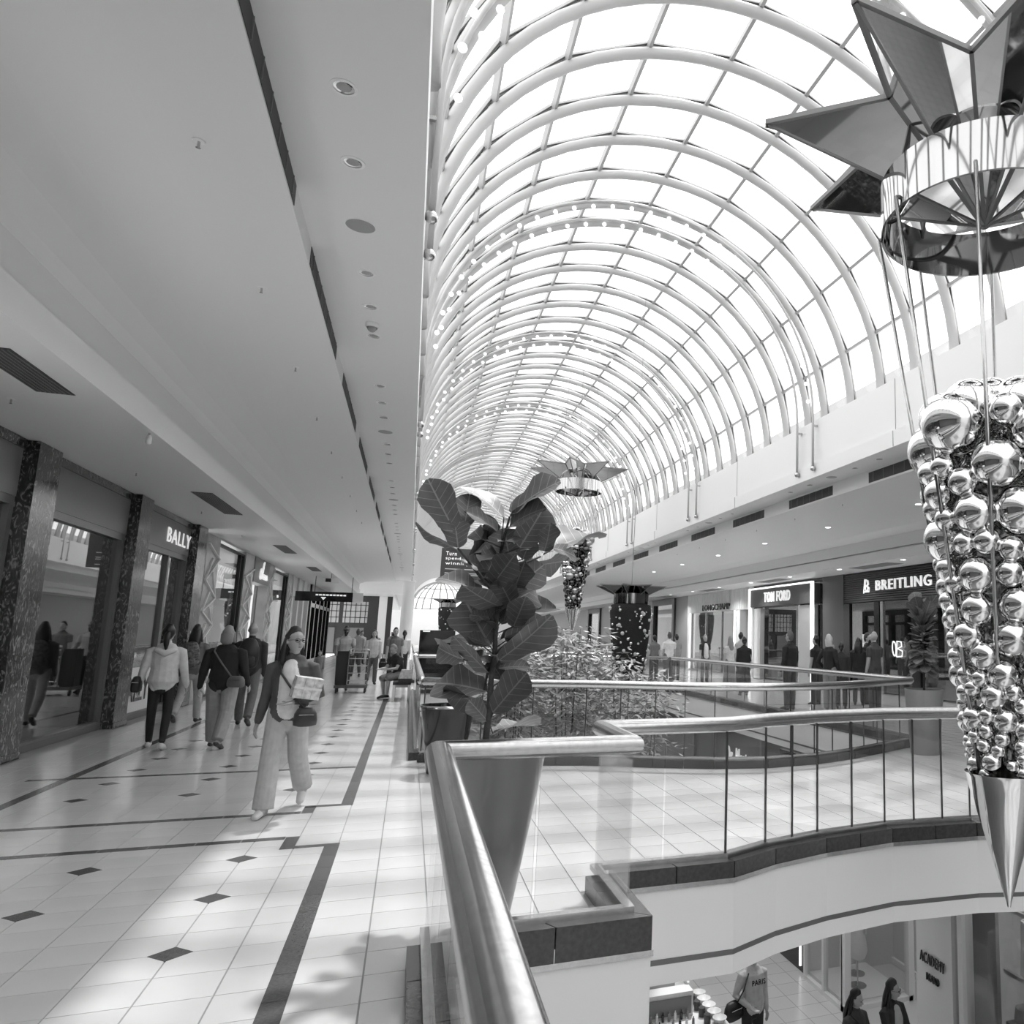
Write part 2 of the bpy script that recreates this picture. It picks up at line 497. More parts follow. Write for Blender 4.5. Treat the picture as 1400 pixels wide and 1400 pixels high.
kerb([(.30, 24.0), (7.70, 24.0)], 1, .9); kerb([(.30, 29.0), (7.70, 29.0)], -1, 1.8)
kerb([(.30, 52.0), (.30, 29.0)], -1, 3); kerb([(7.70, 52), (7.70, 29)], 1, 3)

# ---- lower mall
floor_lower = struct(MB().box(-6, 22, -12, YEND, ZL-.2, ZL).build('floor_lower', LGRID))

# ---- ceilings over the two upper walks: stepped coves extruded along the mall
LC = [(-.20, 6.32), (-.20, 5.36), (-.14, 5.36), (-.14, 5.06), (-1.06, 5.06), (-1.06, 4.86), (-1.8, 4.87), (-2.4, 4.86), (-2.75, 4.82), (-2.98, 4.75), (-3.10, 4.69),
      (-3.10, 4.37), (-3.15, 4.37), (-3.15, 4.31), (-3.02, 4.31), (-3.02, 4.0), (-5.3, 4.0), (-5.3, 6.6), (-.45, 6.6), (-.45, 6.32)]
struct(MB().extrudeY(LC, -12, 53).build('ceiling_left', CEIL))
RC = [(7.70, 6.32), (7.70, 5.36), (7.64, 5.36), (7.64, 5.06), (8.30, 5.06), (8.30, 4.76), (9.4, 4.80), (11.2, 4.80), (12.1, 4.78), (12.65, 4.69),
      (12.65, 4.34), (12.72, 4.34), (12.72, 4.28), (12.60, 4.28), (12.60, 4.0), (14.7, 4.0), (14.7, 6.6), (8.2, 6.6), (8.2, 6.32)]
struct(MB().extrudeY(RC[::-1], -12, 110).build('ceiling_right', CEIL))
# beyond the column the left walk opens into a wider court
LC2 = [(-.20, 6.32), (-.20, 5.36), (-.2, 5.2), (-1.4, 5.2), (-1.4, 4.7), (-6.5, 4.7), (-6.5, 6.6), (-.45, 6.6), (-.45, 6.32)]
struct(MB().extrudeY(LC2, 58, 110).build('ceiling_court', CEIL))
struct(MB().box(-8, -.2, 53, 58, 5.3, 6.6).build('ceiling_cross', CEIL))
tr = struct(MB().box(-6.5, -.2, 57.7, 58.0, 4.35, 5.3).box(-6.5, -.14, 57.6, 58.0, 4.95, 5.3).build('trim_beam', WHITE))
# roof over both side strips keeps the daylight to the vault
struct(MB().box(-14, -.5, -12, YEND+8, 6.6, 6.8).box(8.2, 24, -12, YEND+8, 6.6, 6.8).build('ceiling_roof', WHITE))
# fascia panel joints in the band above the walk
jb = MB()
for y in (11.15, 18.4, 25.65, 32.9): jb.box(7.692, 7.70, y, y+.012, 5.37, 6.32).box(7.632, 7.64, y, y+.012, 5.07, 5.35)
struct(jb.build('trim_joints', MIDP))

# ---- walls closing the place
struct(MB().box(-14, 24, -12.4, -12, ZL, 14).build('wall_rear', WHITE))
struct(MB().box(-14, -13.8, -12, YEND+8, ZL, 6.7).build('wall_outer_left', WHITE))
struct(MB().box(24, 24.2, -12, YEND+8, ZL, 6.7).build('wall_outer_right', WHITE))
struct(MB().box(-14, -.4, YEND, YEND+.4, -.75, 6.6).box(-.4, 8.2, YEND, YEND+.4, -.75, 5.2).box(8.2, 24, YEND, YEND+.4, ZL, 6.6).build('wall_end', WHITE))

# ---- glazed barrel vault
VX, VZ, VR = 3.874, 6.21, 4.19
def vp(r, deg, y=0): a = math.radians(deg); return (VX+r*math.cos(a), y, VZ+r*math.sin(a))
ANG = [180-18*k for k in range(11)]
RIBS = []
for k in range(-3, 16):
    b = 14.126 + 7.25*k
    RIBS += [b, b+.75] + [b+.75+1.0833*i for i in range(1, 6)]
RIBS = sorted(y for y in RIBS if -12 < y < 124)
vault = struct(empty('window_1'))
rib_me = MB().tube([vp(VR-.13, 186-6*i) for i in range(33)], .082, 8).mesh('rib', STEELW, True)
gb = MB()
for a, b in zip(ANG[:-1], ANG[1:]): gb.bar(vp(VR+.01, a), vp(VR+.01, b), .05, .045, (0, 1, 0))
for a in ANG: gb.bar(vp(VR-.16, a), vp(VR+.02, a), .07, .05, (0, 1, 0))
gb_me = gb.mesh('glazing_bar', mat('pale_glazing_bar', .5, .4))
gasket = MB()
for a, b in zip(ANG[:-1], ANG[1:]):
    for dy in (-.034, .034): gasket.bar((lambda p: (p[0], dy, p[2]))(vp(VR-.015, a)), (lambda p: (p[0], dy, p[2]))(vp(VR-.015, b)), .012, .02, (0, 1, 0))
gasket_me = gasket.mesh('gasket', mat('dark_gasket', .06, .5))
for y in RIBS:
    inst('rib', rib_me, vault, (0, y, 0)); inst('glazing_bar', gb_me, vault, (0, y, 0))
    if y < 60: inst('gasket', gasket_me, vault, (0, y, 0))
for a in ANG[1:-1]:
    p = vp(VR-.045, a)
    MB().bar((p[0], RIBS[0], p[2]), (p[0], RIBS[-1], p[2]), .055, .085, (math.cos(math.radians(a)), 0, math.sin(math.radians(a)))).build('purlin', mat('purlin_grey', .38, .4), vault)
# panes: one mesh per bay width, turned about the vault axis
pane_me = {}
def pane_mesh(L):
    k = round(L, 2)
    if k not in pane_me:
        w = VR*math.sin(math.radians(9))-.02; h = VR*math.cos(math.radians(9))+.02
        pane_me[k] = MB().box(h, h+.012, .03, L-.03, -w, w).mesh('pane', ROOFGLASS)
    return pane_me[k]
order = []
for y0, y1 in zip(RIBS[:-1], RIBS[1:]):
    for a, b in zip(ANG[:-1], ANG[1:]):
        order.append((abs(y0-9), y0, y1, (a+b)/2))
order.sort()
singles = [o for o in order if o[1] > 2][:300]; ss = set((o[1], o[3]) for o in singles)
rest = MB()
for _, y0, y1, a in order:
    if (y0, a) in ss:
        inst('pane', pane_mesh(y1-y0), vault, (VX, y0, VZ), (0, -math.radians(a), 0))
    else:
        w = VR*math.sin(math.radians(9))-.02; h = VR*math.cos(math.radians(9))+.02
        ca, sa = math.cos(math.radians(a)), math.sin(math.radians(a))
        vs = []
        for r in (h, h+.012):
            for yy in (y0+.03, y1-.03):
                for t in (-w, w): vs.append((VX+r*ca-t*sa, yy, VZ+r*sa+t*ca))
        rest.add(vs, [(0,1,3,2),(4,6,7,5),(0,2,6,4),(1,5,7,3),(0,4,5,1),(2,3,7,6)])
tag(rest.build('pane_field', ROOFGLASS, vault), kind='stuff')
# half dome closing the far end
apse = struct(empty('window_2', (VX, 124, 5.4)))
ab = MB()
for k in range(0, 11):
    a = math.radians(18*k)
    ab.tube([(4.1*math.cos(a)*math.cos(e), 4.1*math.sin(a)*math.cos(e), 4.1*math.sin(e)) for e in [math.radians(t) for t in range(0, 91, 9)]], .10, 6)
ab.build('rib', MIDP, apse)
for e in (2, 25, 50, 74):
    r, z = 4.1*math.cos(math.radians(e)), 4.1*math.sin(math.radians(e))
    MB().tube([(r*math.cos(math.radians(t)), r*math.sin(math.radians(t)), z) for t in range(0, 181, 9)], .09, 6).build('ring_bar', MIDP, apse)
pg = MB()
vs = []; fs = []
for i, e in enumerate(range(0, 91, 15)):
    for j, t in enumerate(range(0, 181, 18)):
        c = 4.15; vs.append((c*math.cos(math.radians(t))*math.cos(math.radians(e)), c*math.sin(math.radians(t))*math.cos(math.radians(e)), c*math.sin(math.radians(e))))
for i in range(6):
    for j in range(10): fs.append((i*11+j, i*11+j+1, (i+1)*11+j+1, (i+1)*11+j))
pg.add(vs, fs); tag(pg.build('pane_field', ROOFGLASS, apse), kind='stuff')
struct(MB().box(-.3, .3, 123.6, 124.1, 5.2, 7.0).box(7.45, 8.05, 123.6, 124.1, 5.2, 7.0).build('trim_apse', WHITE))
# plain return between the vault end and the apse
er = MB(); vs = []; fs = []
for k in range(21):
    p = vp(VR+.1, 9*k); q = (VX+4.1*math.cos(math.radians(9*k)), 124, 5.4+4.1*math.sin(math.radians(9*k)))
    vs += [(p[0], 123.6, p[2]), q]
for k in range(20): fs.append((2*k, 2*k+1, 2*k+3, 2*k+2))
struct(er.add(vs, fs).build('wall_apse', WHITE))
# bulb hoops under the paired ribs
bulb_me = MB().sphere((0, 0, 0), .045, 10, 6).mesh('bulb', emit_mat('frosted_bulb', .85, .5), True)
sock_me = MB().lathe([(.03, .03), (.03, .075)], n=8, cap0=True, cap1=True).mesh('socket', GREYSTEEL)
ORD = ['nearest', 'second', 'third', 'fourth', 'fifth', 'sixth', 'seventh', 'eighth', 'ninth', 'tenth', 'eleventh', 'twelfth', 'thirteenth', 'fourteenth', 'fifteenth']
nh = 0
for k in range(-1, 6):
    for dy in (-.10, .62):
        y = 14.126+7.25*k + dy
        h = empty('light_hoop', (0, y, 0))
        tag(h, '%s arched bulb hoop from the big ornament, hung under the vault ribs' % ORD[nh], 'light', 'bulb hoops under the vault')
        HR = 3.84
        HX = 3.75
        pts = [(HX-HR, 0, 5.28), (HX-HR, 0, 6.3)]+[(HX+HR*math.cos(math.radians(a)), 0, 6.42+HR*math.sin(math.radians(a))) for a in range(176, 3, -4)]+[(HX+HR, 0, 6.3), (HX+HR, 0, 5.28)]
        MB().tube(pts, .028, 8).build('hoop', STEELW, h, True)
        for x in (HX-HR, HX+HR):
            MB().sphere((x, 0, 5.24), .06, 10, 6).build('foot_cap', STEEL, h, True)
            MB().box(min(x, 7.7 if x > 3 else -.2), max(x, 7.7 if x > 3 else -.2), -.02, .02, 6.15, 6.19).build('bracket', STEEL, h)
        if k <= 2:
            for a in range(4, 178, 6):
                q = math.radians(a); d = -1
                inst('bulb', bulb_me, h, (HX+(HR-.11)*math.cos(q), 0, 6.42+(HR-.11)*math.sin(q)))
        nh += 1

# ---- column at the end of the near ceiling
cl = struct(MB().lathe([(.37, 0), (.37, 5.0), (.42, 5.02), (.42, 5.08)], (-.27, 54.6, 0), 24).build('column', WHITE, None, True))
# ================================================================== SHOPFRONTS
def shop_room(parent, x0, x1, y0, y1, z0, z1, m, lamp=True, lamp_m=None):
    """an open-fronted room behind a shop window: back, ends, floor, soffit as one shell"""
    mb = MB()
    s = 1 if x1 > x0 else -1          # direction away from the mall
    t = .1
    lo, hi = min(x0, x1), max(x0, x1)
    mb.box(min(x1, x1+s*t), max(x1, x1+s*t), y0, y1, z0, z1)
    mb.box(lo, hi, y0, y0+t, z0, z1); mb.box(lo, hi, y1-t, y1, z0, z1)
    mb.box(lo, hi, y0, y1, z0+.002, z0+.03); mb.box(lo, hi, y0, y1, z1, z1+t)
    mb.build('room_shell', m, parent)
    if lamp:
        n = max(1, int((y1-y0)/2.5))
        for i in range(n):
            yc = y0+(y1-y0)*(i+.5)/n; xc = (x0+x1)/2
            MB().box(xc-.3, xc+.3, yc-.3, yc+.3, z1-.03, z1).build('ceiling_lamp', lamp_m or LAMP, parent)

def panel_frame(x, y0, y1, z0, z1, w, d, mullions=(), m=None):
    """rectangular frame in the plane x = const"""
    mb = MB()
    mb.box(x-d/2, x+d/2, y0, y0+w, z0, z1); mb.box(x-d/2, x+d/2, y1-w, y1, z0, z1)
    mb.box(x-d/2, x+d/2, y0+w, y1-w, z0, z0+w); mb.box(x-d/2, x+d/2, y0+w, y1-w, z1-w, z1)
    for y in mullions: mb.box(x-d/2, x+d/2, y-w/2, y+w/2, z0+w, z1-w)
    return mb

UL, UR = (0, 1, 0), (0, -1, 0)
# ---- left wall: veined marble piers with a marble head course
wl_ = struct(empty('wall_left'))
PIERS = [(3.9, 4.6), (8.0, 8.68), (12.15, 12.83), (16.23, 16.90), (20.30, 21.05)]
for y0, y1 in PIERS:
    MB().box(-5.1, -4.50, y0, y1, 0, 3.995).build('pier', MARBLE, wl_)
    MB().box(-5.1, -4.485, y0-.012, y1+.012, 0, .09).build('pier_base', MARBLE, wl_)
for (a, b), (c, d) in zip(PIERS[:-1], PIERS[1:]):
    MB().box(-5.1, -4.62, b, c, 3.88, 3.995).build('head_course', MARBLE, wl_)
MB().box(-5.3, -5.1, -12, 3.9, 0, 4.0).build('plain_wall', GREYP, wl_)
MB().box(-9.0, -8.9, 3.9, 53, 0, 4.0).build('plain_wall', INTERD, wl_)
# three windowed bays of the dark-fronted store
def bay(y0, y1, label, interior):
    b = tag(empty('storefront', (-4.75, (y0+y1)/2, 0)), label, 'storefront', 'marble-framed shop bays on the walk')
    b2 = Matrix.Translation((4.75, -(y0+y1)/2, 0))
    def fin(mb, n, m):
        mb.v = [(x+4.75, y-(y0+y1)/2, z) for x, y, z in mb.v]; return mb.build(n, m, b)
    fin(MB().box(-4.95, -4.66, y0, y1, 3.27, 3.88), 'lintel_panel', GREYP)
    fin(panel_frame(-4.74, y0, y1, .02, 3.27, .11, .14), 'window_frame', FRAME)
    fin(MB().box(-4.745, -4.735, y0+.11, y1-.11, .13, 3.16), 'pane', SHOPGLASS)
    fin(MB().box(-4.95, -4.66, y0, y1, 0, .10), 'sill', FRAME)
    mb = MB(); t = .05
    mb.box(-8.8, -8.7, y0, y1, 0, 3.5).box(-8.8, -4.85, y0, y0+t, 0, 3.5).box(-8.8, -4.85, y1-t, y1, 0, 3.5).box(-8.8, -4.85, y0, y1, 3.4, 3.5).box(-8.8, -4.85, y0, y1, .0, .05)
    fin(mb, 'room_shell', interior)
    for k in range(2):
        yc = y0+(y1-y0)*(k+.5)/2
        fin(MB().box(-6.9, -6.3, yc-.25, yc+.25, 3.38, 3.4), 'ceiling_lamp', LAMP)
    return b, fin
b, f = bay(8.68, 12.15, 'dark shop window bay at the near end of the marble piers', INTERD)
f(MB().box(-6.4, -5.6, 9.6, 11.2, .05, .8), 'display_plinth', INTER)
b, f = bay(12.83, 16.23, 'tall grey-framed shop window between two veined marble piers', INTERD)
for y, z in ((13.4, 1.5), (13.4, 2.1), (15.2, 1.2), (15.2, 1.9)): f(MB().box(-8.6, -8.1, y, y+1.3, z, z+.05), 'shelf', INTERL)
f(MB().box(-6.6, -5.7, 13.6, 15.0, .05, .75), 'display_table', INTER)
b, f = bay(16.90, 20.30, 'grey panelled shop entrance with white slab-serif sign and glazed door', INTER)
f(MB().box(-4.80, -4.68, 18.92, 19.03, .12, 3.2), 'mullion', FRAME)
f(MB().box(-4.72, -4.70, 17.05, 18.85, .12, .95), 'poster_panel', PALE)
t = text('BALLY', (-4.60, 17.25, .32), UL, (0, 0, 1), 1.45, .42, BLACK, None, 'lettering', .01, .02)
t.parent = b; t.matrix_parent_inverse = Matrix.Translation(-b.location); t.location = (-.09, 0, 0)
f(MB().box(-4.72, -4.71, 19.8, 20.0, 1.0, 1.35), 'door_handle', STEEL)
for k in range(3): f(MB().add([(-5.2-.1*k, 17.2+.9*k, .05), (-5.2-.1*k, 17.9+.9*k, .05), (-5.2-.1*k, 17.75+.9*k, 2.5), (-5.3-.1*k, 17.2+.9*k, .05), (-5.3-.1*k, 17.9+.9*k, .05), (-5.3-.1*k, 17.75+.9*k, 2.5)], [(0,1,2),(5,4,3),(0,3,4,1),(1,4,5,2),(2,5,3,0)]), 'display_sail', PALE)
t = text('BALLY', (-4.64, 18.52, 3.42), UL, (0, 0, 1), 1.75, .29, SIGNW, None, 'lettering', .015, .0)
t.parent = b; t.matrix_parent_inverse = Matrix.Translation(-b.location)

# ---- jeweller with angular lattice piers
jw = tag(empty('storefront', (-4.7, 29, 0)), 'pale storefront with angular lattice piers and white script sign', 'storefront')
def jfin(mb, n, m): mb.v = [(x+4.7, y-29, z) for x, y, z in mb.v]; return mb.build(n, m, jw)
for y0, y1 in ((21.9, 23.2), (26.6, 28.0), (30.8, 31.9), (35.4, 36.6)):
    jfin(MB().box(-4.95, -4.66, y0, y1, 0, 3.995), 'lattice_pier', mat('pearl_panel', .42, .25, var=.15, scale=2))
    r2 = random.Random(int(y0*10)); z = .1; pts = []
    while z < 3.9:
        pts.append((y0+.05 if len(pts) % 2 else y1-.05, z)); z += r2.uniform(.28, .6)
    for (a, za), (c, zc) in zip(pts[:-1], pts[1:]):
        jfin(MB().bar((-4.645, a, za), (-4.645, c, zc), .04, .06, (1, 0, 0)), 'lattice_strip', PALE)
    for (a, za), (c, zc) in zip(pts[:-2], pts[2:]):
        jfin(MB().bar((-4.645, a, za), (-4.645, (a+c)/2+(y0+y1-2*a)*.45, (za+zc)/2+.12), .04, .05, (1, 0, 0)), 'lattice_strip', PALE)
for y0, y1 in ((23.2, 26.6), (31.9, 35.4)):
    jfin(panel_frame(-4.74, y0, y1, 0, 3.9, .06, .1, (y1-.5,)), 'window_frame', BLACKM)
    jfin(MB().box(-4.745, -4.735, y0+.06, y1-.06, .06, 3.84), 'pane', SHOPGLASS)
    jfin(MB().box(-7.5, -7.4, y0, y1, 0, 3.9), 'display_back', MIDP)
    jfin(MB().box(-5.5, -5.1, y0+.3, y1-.6, .9, 1.0), 'display_shelf', PALE)
jfin(MB().box(-4.95, -4.64, 28.0, 30.8, 3.2, 3.995), 'sign_panel', GREYP)
jfin(MB().box(-7.5, -7.4, 28.0, 30.8, 0, 3.9), 'display_back', CHAR)
for a, b2 in (((28.1, .2), (30.6, 1.6)), ((28.2, 1.9), (30.5, .6)), ((28.1, 1.0), (29.4, 3.1)), ((30.6, 3.0), (29.2, 1.6))):
    jfin(MB().bar((-5.4, a[0], a[1]), (-5.4, b2[0], b2[1]), .05, .09, (1, 0, 0)), 'display_bar', PALE)
# script sign: a tall looped initial and small joined letters
sc = [(28.75, 3.42), (28.85, 3.34), (29.0, 3.40), (29.02, 3.58), (28.9, 3.66), (28.78, 3.56), (28.80, 3.42), (28.98, 3.36), (29.12, 3.55), (29.30, 3.85), (29.38, 3.92), (29.30, 3.78), (29.18, 3.5), (29.22, 3.38), (29.4, 3.48)]
jfin(MB().tube([(-4.60, y, z) for y, z in sc], .026, 6), 'script_lettering', SIGNW)
for i in range(3):
    y = 29.45+.27*i
    jfin(MB().tube([(-4.60, y+.1*math.cos(t_)+.02*t_, 3.44+.075*math.sin(t_)) for t_ in [k*.7 for k in range(-1, 9)]], .022, 6), 'script_lettering', SIGNW)
# ---- pale panelled front, then a black framed front, then glazing to the court
pp = tag(empty('storefront', (-4.7, 39.5, 0)), 'white panelled storefront with glazed niches beyond the lattice piers', 'storefront')
def pfin(mb, n, m): mb.v = [(x+4.7, y-39.5, z) for x, y, z in mb.v]; return mb.build(n, m, pp)
pfin(MB().box(-5.0, -4.7, 36.6, 42.4, 3.2, 3.995), 'fascia_panel', PALE)
for y in (36.6, 38.4, 40.2, 42.0): pfin(MB().box(-5.0, -4.62, y, y+.4, 0, 3.995), 'pier', PALE)
for y in (37.0, 38.8, 40.6):
    pfin(MB().box(-4.86, -4.85, y, y+1.4, .1, 3.2), 'pane', SHOPGLASS); pfin(MB().box(-5.6, -5.5, y, y+1.4, 0, 3.2), 'display_back', INTERL)
    pfin(MB().box(-4.9, -4.80, y, y+1.4, 1.9, 1.98), 'transom', PALE); pfin(MB().box(-5.3, -5.2, y+.5, y+.9, 3.1, 3.2), 'lamp', LAMP)
bf = tag(empty('storefront', (-4.7, 46, 0)), 'black framed storefront with tall dark doors near the hanging sign', 'storefront')
def bfin(mb, n, m): mb.v = [(x+4.7, y-46, z) for x, y, z in mb.v]; return mb.build(n, m, bf)
bfin(panel_frame(-4.7, 42.6, 52.4, 0, 3.98, .35, .3, (44.6, 46.6, 48.6, 50.4)), 'frame', BLACK)
bfin(MB().box(-4.75, -4.74, 42.9, 52.0, .3, 3.7), 'pane', SHOPGLASS); bfin(MB().box(-7, -6.9, 42.6, 52.4, 0, 3.9), 'back_wall', INTER)
bfin(MB().box(-4.85, -4.55, 42.9, 52.0, 2.9, 3.1), 'transom', BLACK)
bfin(MB().box(-4.6, -4.55, 43.3, 44.2, 3.25, 3.6), 'lit_panel', LIT)
# court front seen beyond the column
cf = tag(empty('storefront', (-3.5, 70, 0)), 'dark court storefront with gridded upper windows beyond the walk', 'storefront')
def cfin(mb, n, m): mb.v = [(x+3.5, y-70, z) for x, y, z in mb.v]; return mb.build(n, m, cf)
cfin(MB().box(-9, -1.5, 70, 70.4, 0, 4.7), 'wall', CHAR)
for x in (-6.3, -4.2):
    cfin(MB().box(x-.9, x+.9, 69.9, 70, 2.5, 4.2), 'upper_window', INTERL)
    for k in range(5): cfin(MB().box(x-.9+.36*k+.16, x-.9+.36*k+.20, 69.86, 69.9, 2.5, 4.2), 'glazing_bar', BLACK)
    for z in (2.9, 3.4, 3.9): cfin(MB().box(x-.9, x+.9, 69.86, 69.9, z, z+.04), 'glazing_bar', BLACK)
    cfin(MB().box(x-.7, x+.7, 69.88, 70, .1, 2.1), 'door', INTER)
for x in (-2.2,): cfin(MB().box(x-.3, x+.3, 69.5, 70, 0, 4.7), 'pier', WHITE)
# hanging way-finding sign
hs = tag(empty('hanging_sign', (-3.3, 36.5, 3.15)), 'black hanging direction sign with white panel end', 'sign')
MB().box(-1.2, .95, -.06, .06, -.2, .2).build('board', BLACK, hs)
MB().box(.95, 1.35, -.06, .06, -.22, .2).build('white_panel', PALE, hs)
for x in (-.5, .9): MB().tube([(x, 0, .2), (x, 0, .85)], .015, 6).build('hanger', DARKMETAL, hs)
for k in range(9): MB().box(-.45+.13*k, -.45+.13*k+.1, -.068, -.06, .04, .10).build('lettering', SIGNW, hs)
MB().add([(-.25,-.068,-.02),(-.05,-.068,-.02),(-.15,-.068,-.14),(-.25,-.06,-.02),(-.05,-.06,-.02),(-.15,-.06,-.14)],[(0,2,1),(3,4,5),(0,1,4,3),(1,2,5,4),(2,0,3,5)]).build('arrow', SIGNW, hs)
ex = tag(empty('exit_sign', (-3.05, 34.5, 3.72)), 'small exit sign box hung above the black direction sign', 'sign')
MB().box(-.28, .28, -.04, .04, -.1, .1).build('box', PALE, ex); MB().box(-.2, .0, -.045, -.04, -.07, .07).build('pictogram', BLACK, ex)
MB().tube([(0, 0, .1), (0, 0, .28)], .01, 6).build('hanger', DARKMETAL, ex)

# ---- right wall fronts at x = 14.1
XR = 14.1
wr = struct(empty('wall_right'))
def wpart(mb, n, m): return mb.build(n, m, wr)
wpart(MB().box(XR, XR+.3, 42.4, 43.0-.6+.01, 0, 4.0), 'pilaster', MIDP)
wpart(MB().box(XR-.02, XR+.3, 40.4, 42.5, 0, 4.0), 'pilaster', MIDP)
wpart(MB().box(XR, XR+.3, 47.0, 61.5, 0, 4.0), 'plain_wall', MIDP)
wpart(MB().box(XR, XR+.3, 66.0, 108, 0, 4.0), 'plain_wall', MIDP)
wpart(MB().box(XR-.05, XR+.3, 23.7, 25.2, 0, 4.0), 'pilaster', CHAR)
wpart(MB().box(XR, XR+.3, -12, 16.9, 0, 4.0), 'plain_wall', GREYP)
wpart(MB().box(XR+5, XR+5.1, 16, 66, 0, 4.0), 'backing', INTERD)
def rfront(label, y0, y1):
    e = tag(empty('storefront', (XR, (y0+y1)/2, 0)), label, 'storefront')
    def fin(mb, n, m): mb.v = [(x-XR, y-(y0+y1)/2, z) for x, y, z in mb.v]; return mb.build(n, m, e)
    def tx(body, yl, z, w, h, m, depth, bold, x=XR-.08, shear=0):
        t = text(body, (x, yl, z), UR, (0, 0, 1), w, h, m, None, 'lettering', depth, bold, shear)
        t.parent = e; t.matrix_parent_inverse = Matrix.Translation(-e.location); return t
    return e, fin, tx
# tall dark-framed windows
for k, (y0, y1, lab) in enumerate(((42.5, 46.9, 'tall shop window with dark frame beside the fluted white storefront'), (61.5, 66.0, 'distant tall dark window behind the black hanging ornament'))):
    e, fin, tx = rfront(lab, y0, y1)
    fin(panel_frame(XR, y0, y1, 0, 3.98, .35, .3), 'frame', CHAR)
    fin(MB().box(XR, XR+.01, y0+.35, y1-.35, .35, 3.6), 'pane', SHOPGLASS); fin(MB().box(XR+1.5, XR+1.6, y0, y1, 0, 3.9), 'display_back', INTERL)
# fluted white front
e, fin, tx = rfront('white storefront with vertical fluted fascia and dark spaced lettering', 31.5, 40.4)
fin(MB().box(XR, XR+.3, 31.5, 40.4, 3.02, 4.0), 'fascia', PALE)
for i in range(36): fin(MB().tube([(XR-.02, 31.62+.245*i, 3.03), (XR-.02, 31.62+.245*i, 3.99)], .085, 8), 'flute', PALE)
tx('LONGCHAMP', 37.7, 3.08, 3.7, .30, BLACK, .05, .0, XR-.16)
for y in (31.5, 33.0, 39.9): fin(MB().box(XR-.05, XR+.3, y, y+.45, 0, 3.02), 'pier', PALE)
for y in (33.5, 39.75): fin(MB().box(XR-.09, XR-.05, y, y+.16, .1, 3.0), 'light_strip', LIT)
fin(MB().box(XR+.05, XR+.06, 33.4, 39.9, .05, 3.02), 'pane', SHOPGLASS)
fin(MB().box(XR, XR+.1, 35.4, 35.48, .05, 3.02).box(XR, XR+.1, 37.6, 37.68, .05, 3.02), 'mullion', STEEL)
shop_room(e, .3, 4.5, -4.4, 4.4, 0, 3.4, INTERL)
for y, h in ((34.2, 1.2), (36.4, 1.3), (38.4, 1.1)):
    fin(MB().box(XR+.9, XR+1.6, y, y+.8, .03, h*.6), 'display_plinth', PALE); fin(MB().lathe([(.05, 0), (.2, .05), (.22, .25), (.1, .5), (.06, .6)], (XR+1.2, y+.4, h*.6), 12), 'display_bag', GREYP)
fin(MB().box(XR+2.5, XR+2.6, 34.5, 36.5, .03, 2.4), 'display_screen', MIDP)
# black front with bright outlined portal
e, fin, tx = rfront('black storefront framed by a bright white light line', 25.2, 31.5)
fin(MB().box(XR-.02, XR+.3, 25.2, 31.5, 3.9, 4.0).box(XR-.02, XR+.3, 25.2, 25.45, 0, 3.9).box(XR-.02, XR+.3, 31.3, 31.5, 0, 3.9), 'surround', BLACK)
fin(MB().box(XR-.35, XR+.05, 25.5, 31.2, 3.05, 3.80), 'sign_panel', CHAR)
fin(MB().box(XR-.4, XR-.3, 25.40, 25.52, 0, 3.86).box(XR-.4, XR-.3, 31.14, 31.26, 0, 3.86).box(XR-.4, XR-.3, 25.52, 31.14, 3.80, 3.86), 'light_line', LIT)
tx('TOM FORD', 29.65, 3.22, 2.4, .42, SIGNW, .05, .012, XR-.38)
fin(MB().box(XR, XR+.01, 25.5, 31.2, .05, 3.05), 'pane', SHOPGLASS)
for y in (26.9, 30.2): fin(MB().box(XR-.1, XR+.1, y, y+.16, 0, 3.05), 'door_post', CHROME)
fin(MB().box(XR-.2, XR-.05, 30.4, 31.1, .02, 3.0), 'side_screen', mat('silver_screen', .5, .3, .6))
fin(MB().box(XR-.2, XR-.05, 25.55, 26.8, .02, 3.0), 'side_screen', MATS['silver_screen'])
shop_room(e, .3, 4.5, -3.1, 3.1, 0, 3.4, INTERD)
fin(MB().box(XR+2, XR+2.5, 27, 29.5, .03, 1.0), 'counter', BLACK)
for k in range(6): fin(MB().box(XR+4.2, XR+4.4, 26+.8*k, 26.5+.8*k, 1+.3*(k % 3), 1.4+.3*(k % 3)), 'shelf_goods', GREYP)
# black slatted front
e, fin, tx = rfront('black slatted storefront with white sign and neon logo door', 16.9, 23.7)
fin(MB().box(XR+.05, XR+.3, 16.9, 23.7, 2.95, 4.0), 'fascia', BLACKM)
for i in range(14): fin(MB().box(XR-.03, XR+.05, 16.9, 23.7, 2.99+.07*i, 3.03+.07*i), 'slat', CHAR)
tx('BREITLING', 21.62, 3.32, 2.95, .33, SIGNW, .05, .012, XR-.06)
for dy, z0 in ((0, 0),):
    fin(MB().tube([(XR-.08, 22.15+.08*math.sin(t_), 3.50+.2*math.cos(t_)+.04*math.sin(t_)) for t_ in [k*.45 for k in range(15)]], .022, 6), 'logo', SIGNW)
    fin(MB().tube([(XR-.08, 22.33, 3.25), (XR-.08, 22.25, 3.72), (XR-.08, 22.05, 3.66), (XR-.08, 22.02, 3.55), (XR-.08, 22.22, 3.50), (XR-.08, 21.98, 3.42), (XR-.08, 22.0, 3.30), (XR-.08, 22.3, 3.30)], .022, 6), 'logo', SIGNW)
for ya, yb in ((23.3, 23.7), (21.45, 21.75), (19.3, 19.7)): fin(MB().box(XR-.06, XR+.2, ya, yb, 0, 2.95), 'post', BLACK)
fin(MB().box(XR, XR+.01, 16.9, 23.3, .05, 2.95), 'pane', SHOPGLASS)
